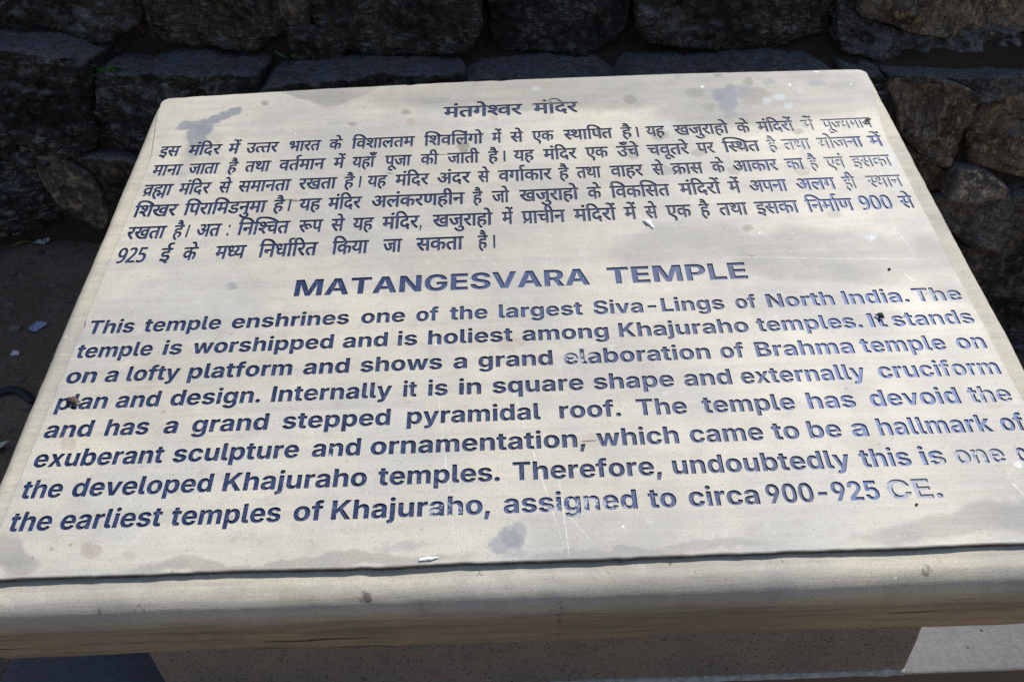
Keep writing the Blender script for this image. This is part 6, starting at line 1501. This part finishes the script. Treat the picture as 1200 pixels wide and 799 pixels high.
# a pale seed husk below the Hindi lines
u, v = PT['husk']
def husk():
    V = []; F = []; n = 16; m_ = 10
    L = 0.021
    for i in range(n):
        t = i / (n - 1)
        r = 0.0038 * (math.sin(math.pi * min(1, t * 1.15 + 0.05)) ** 0.7 if t < 0.72 else 0.42 + 0.2 * math.sin((t - .72) * 9)) * (1 if t < .99 else .3)
        r = max(r, 0.0006)
        for k in range(m_):
            a = k / m_ * 2 * math.pi
            rr = r * (1 + 0.25 * noise.noise((t * 6, math.cos(a), math.sin(a))))
            V.append((t * L - L / 2, rr * math.cos(a) + 0.0012 * math.sin(t * 4), max(0, rr * math.sin(a) * 0.55 + r * 0.5)))
    for i in range(n - 1):
        for k in range(m_):
            F.append((i * m_ + k, (i + 1) * m_ + k, (i + 1) * m_ + (k + 1) % m_, i * m_ + (k + 1) % m_))
    F.append(tuple(range(m_))); F.append(tuple((n - 1) * m_ + k for k in reversed(range(m_))))
    o = link('seed_husk', V, F, M_HUSK, smooth=True)
    o.matrix_world = on_panel(u, v, 0.0, R(-50))
    tag(o, 'small pale seed husk lying on the panel under the last full Hindi line', 'husk')
husk()

def scrap(key, label, parts, mat):
    """a bit of crumpled dry leaf: several little blades in one scrap"""
    import bmesh
    u, v = PT[key]
    parts = [(a * .8, b * .8, c * .78, d * .78, e, f) for a, b, c, d, e, f in parts]
    V = []; F = []
    rnd = random.Random(hash(key) % 1000 if False else sum(map(ord, key)))
    for (dx, dy, l, w_, a, cu) in parts:
        b = len(V); n = 7
        for i in range(n):
            t = i / (n - 1)
            ww = w_ * math.sin(math.pi * (0.08 + 0.9 * t)) + 0.0002
            for s in (-1, 0, 1):
                x = dx + (t - .5) * l * math.cos(a) - s * ww * math.sin(a)
                y = dy + (t - .5) * l * math.sin(a) + s * ww * math.cos(a)
                z = 0.0006 + cu * (0.35 + math.sin(t * 3.0)) * l + abs(s) * ww * 0.5 + 0.0006 * rnd.random()
                V.append((x, y, z))
        for i in range(n - 1):
            for k in range(2):
                F.append((b + i * 3 + k, b + i * 3 + k + 1, b + (i + 1) * 3 + k + 1, b + (i + 1) * 3 + k))
    o = link('dry_leaf_scrap', V, F, mat, smooth=True)
    md = o.modifiers.new('thickness', 'SOLIDIFY'); md.thickness = 0.0006
    o.matrix_world = on_panel(u, v)
    tag(o, label, 'leaf scrap')
scrap('scrapA', 'dark crumpled leaf scrap lying across the letter l of the word plan', [
    (0, 0, 0.020, 0.0045, R(-25), 0.16), (0.004, -0.003, 0.013, 0.004, R(10), 0.2), (-0.004, 0.002, 0.016, 0.0022, R(70), 0.1),
    (0.002, -0.006, 0.010, 0.003, R(-60), 0.12), (-0.008, 0.004, 0.010, 0.0022, R(-35), 0.2)], M_BROWNLEAF)
scrap('scrapB', 'tiny black leaf scrap between the letters of the word It', [
    (0, 0, 0.010, 0.0035, R(40), 0.25), (0.001, 0.001, 0.010, 0.003, R(-40), 0.2), (0.0, -0.002, 0.008, 0.0022, R(100), 0.2), (-0.002, -0.003, 0.007, 0.0015, R(70), .1)], M_BLACK)
scrap('scrapC', 'tiny black pointed scrap at the right end of the first Hindi line', [
    (0, 0, 0.018, 0.0032, R(35), 0.15), (-0.003, 0.001, 0.010, 0.002, R(5), 0.2)], M_BLACK)
# small dark crumbs
for key, sz, lab in (('crumbA', 0.0019, 'dark crumb on the panel above the word India'), ('crumbB', 0.0014, 'dark crumb on the panel under the letters CE')):
    u, v = PT[key]
    lump('crumb', M_BLACK, (u, v, 0), (sz, sz * .8, sz * .7), len(key) + sz * 1e4, lab, 'crumb', base=PAN)
u, v = PT['dropping']
lump('chalk_crumb', M_WHITE, (u, v, 0.0), (0.0095, 0.0020, 0.0012), 3, 'small flat white flake on the front edge of the panel', 'flake', base=PAN, rot=R(3))

# litter and plants at the foot of the wall
def gz(p): return (p[0], p[1], ground_z(p[0], p[1]))
M_PAPER = mat_plain('pale_blue_paper', (0.42, 0.48, 0.66), 0.6, 0.2, 40)
M_PAPERW = mat_plain('white_paper', (0.6, 0.62, 0.64), 0.6, 0.2, 40)
M_GREEN = mat_plain('green_leaf', (0.09, 0.24, 0.04), 0.5, 0.4, 60)
M_YEL = mat_plain('yellow_leaf', (0.30, 0.27, 0.08), 0.55, 0.3, 60)
def paper(pt, size, mat, label, seed):
    x, y, z = gz(pt); n = 9; V = []; F = []
    for i in range(n):
        for j in range(n):
            a, b = i / (n - 1) - .5, j / (n - 1) - .5
            V.append((a * size * (1 + .3 * noise.noise((a * 2, b * 2, seed))), b * size * .7 * (1 + .3 * noise.noise((b * 2, a * 2, seed + 2))), 0.006 + size * .35 * abs(fbm((a * 3, b * 3, seed), 3))))
    for i in range(n - 1):
        for j in range(n - 1): F.append((i * n + j, (i + 1) * n + j, (i + 1) * n + j + 1, i * n + j + 1))
    o = link('paper_scrap', V, F, mat)
    md = o.modifiers.new('thickness', 'SOLIDIFY'); md.thickness = 0.0006
    o.location = (x, y, z); o.rotation_euler = (0.05, 0.04, seed)
    tag(o, label, 'litter')
paper(PT['paperA'], 0.040, M_PAPER, 'crumpled pale blue paper scrap on the dark soil beside the plaque', 1.3)
paper(PT['paperB'], 0.038, M_PAPERW, 'crumpled white scrap on the soil near the foot of the wall', 2.9)
p = gz(PT['leafY']); leaf('fallen_leaf', M_YEL, Matrix.Translation((p[0], p[1], p[2] + .006)) @ Matrix.Rotation(0.3, 4, 'Z'), 0.055, 0.018, 0.12, 'narrow yellow fallen leaf on the soil at the foot of the wall', 'leaf', seed=2)
p = gz(PT['leafP']); leaf('fallen_leaf', mat_plain('pale_green_leaf', (0.5, 0.56, 0.38), 0.5, 0.2, 50), Matrix.Translation((p[0] - .012, p[1], p[2] + .01)) @ Matrix.Rotation(0.9, 4, 'Z'), 0.034, 0.018, 0.15, 'pale green fallen leaf on the soil beside the left edge of the slab', 'leaf', seed=5)
p = gz(PT['pebW']); lump('pebble', M_WHITE, (p[0], p[1], p[2]), (0.010, 0.008, 0.006), 7, 'small white pebble on the soil left of the plaque', 'pebble')

def cable():
    P0, P1 = [Vector(gz(q)) for q in PT['cable']]
    d = (P0 - P1)
    pts = []
    for i in range(26):
        t = i / 25
        q = P1 + d * (t * 2.2 - 0.4)
        q.y += 0.018 * math.sin(t * 5); q.z = ground_z(q.x, q.y) + 0.006
        pts.append(q)
    V = []; F = []; r = 0.0085; m_ = 10
    for i, q in enumerate(pts):
        tn = (pts[min(i + 1, 25)] - pts[max(i - 1, 0)]).normalized(); s = tn.cross(Vector((0, 0, 1))).normalized(); u_ = s.cross(tn)
        for k in range(m_):
            a = k / m_ * 2 * math.pi; V.append(q + s * r * math.cos(a) + u_ * r * math.sin(a))
    for i in range(25):
        for k in range(m_): F.append((i * m_ + k, i * m_ + (k + 1) % m_, (i + 1) * m_ + (k + 1) % m_, (i + 1) * m_ + k))
    F.append(tuple(reversed(range(m_)))); F.append(tuple(25 * m_ + k for k in range(m_)))
    o = link('cable', V, F, mat_plain('black_rubber', (0.022, 0.024, 0.03), 0.5, 0.2, 30), smooth=True)
    tag(o, 'dark cable lying on the soil at the left of the slab', 'cable')
cable()

def weed(key, n, size, label, seed):
    rnd = random.Random(seed)
    root = tag(empty('weed', PT[key]), label, 'weed')
    for i in range(n):
        a = rnd.uniform(-2.9, -0.2); e = rnd.uniform(0.0, 0.9)
        mt = Matrix.Translation((rnd.uniform(-size, size) * .9, rnd.uniform(-.015, .01), rnd.uniform(0, size * .35))) @ Matrix.Rotation(a, 4, 'Z') @ Matrix.Rotation(-e, 4, 'Y')
        leaf('leaf', M_GREEN, mt, size * rnd.uniform(.5, .9), size * .4, -0.1, None, None, parent=root, seed=i)
weed('weedA', 4, 0.040, 'single small bright green weed in the joint above the ledge', 3)
weed('weedB', 13, 0.045, 'low dark green weed tuft growing on the ledge left of the bright weed', 4)

# loose grit on the soil
def grit():
    import bmesh
    rnd = random.Random(11)
    V = []; F = []
    ico = bmesh.new(); bmesh.ops.create_icosphere(ico, subdivisions=1, radius=1.0)
    iv = [v.co.copy() for v in ico.verts]; ifc = [tuple(v.index for v in f.verts) for f in ico.faces]; ico.free()
    for _ in range(1500):
        x = rnd.uniform(-1.7, -0.55); y = rnd.uniform(0.0, 1.5)
        if rnd.random() < 0.15: x = rnd.uniform(0.75, 1.6)
        if -0.78 < x < 0.82 and y > 0.03 and y < 0.9: continue
        s = 0.0025 + 0.011 * rnd.random() ** 4
        b = len(V); z = ground_z(x, y)
        sx, sy, sz = s * rnd.uniform(.7, 1.3), s * rnd.uniform(.7, 1.3), s * rnd.uniform(.45, .9)
        a = rnd.uniform(0, 6.3)
        for v in iv:
            d = 1 + 0.35 * noise.noise(v * 1.7 + Vector((x * 50, y * 50, 0)))
            px, py = v.x * sx * d, v.y * sy * d
            V.append((x + px * math.cos(a) - py * math.sin(a), y + px * math.sin(a) + py * math.cos(a), z + v.z * sz * d + sz * .2))
        F += [tuple(i + b for i in f) for f in ifc]
    o = link('gravel', V, F, mat_plain('grit', (0.13, 0.115, 0.10), 0.9, 0.5, 14))
    tag(o, 'loose grit and pebbles scattered over the dark soil', 'gravel', kind='stuff')
grit()
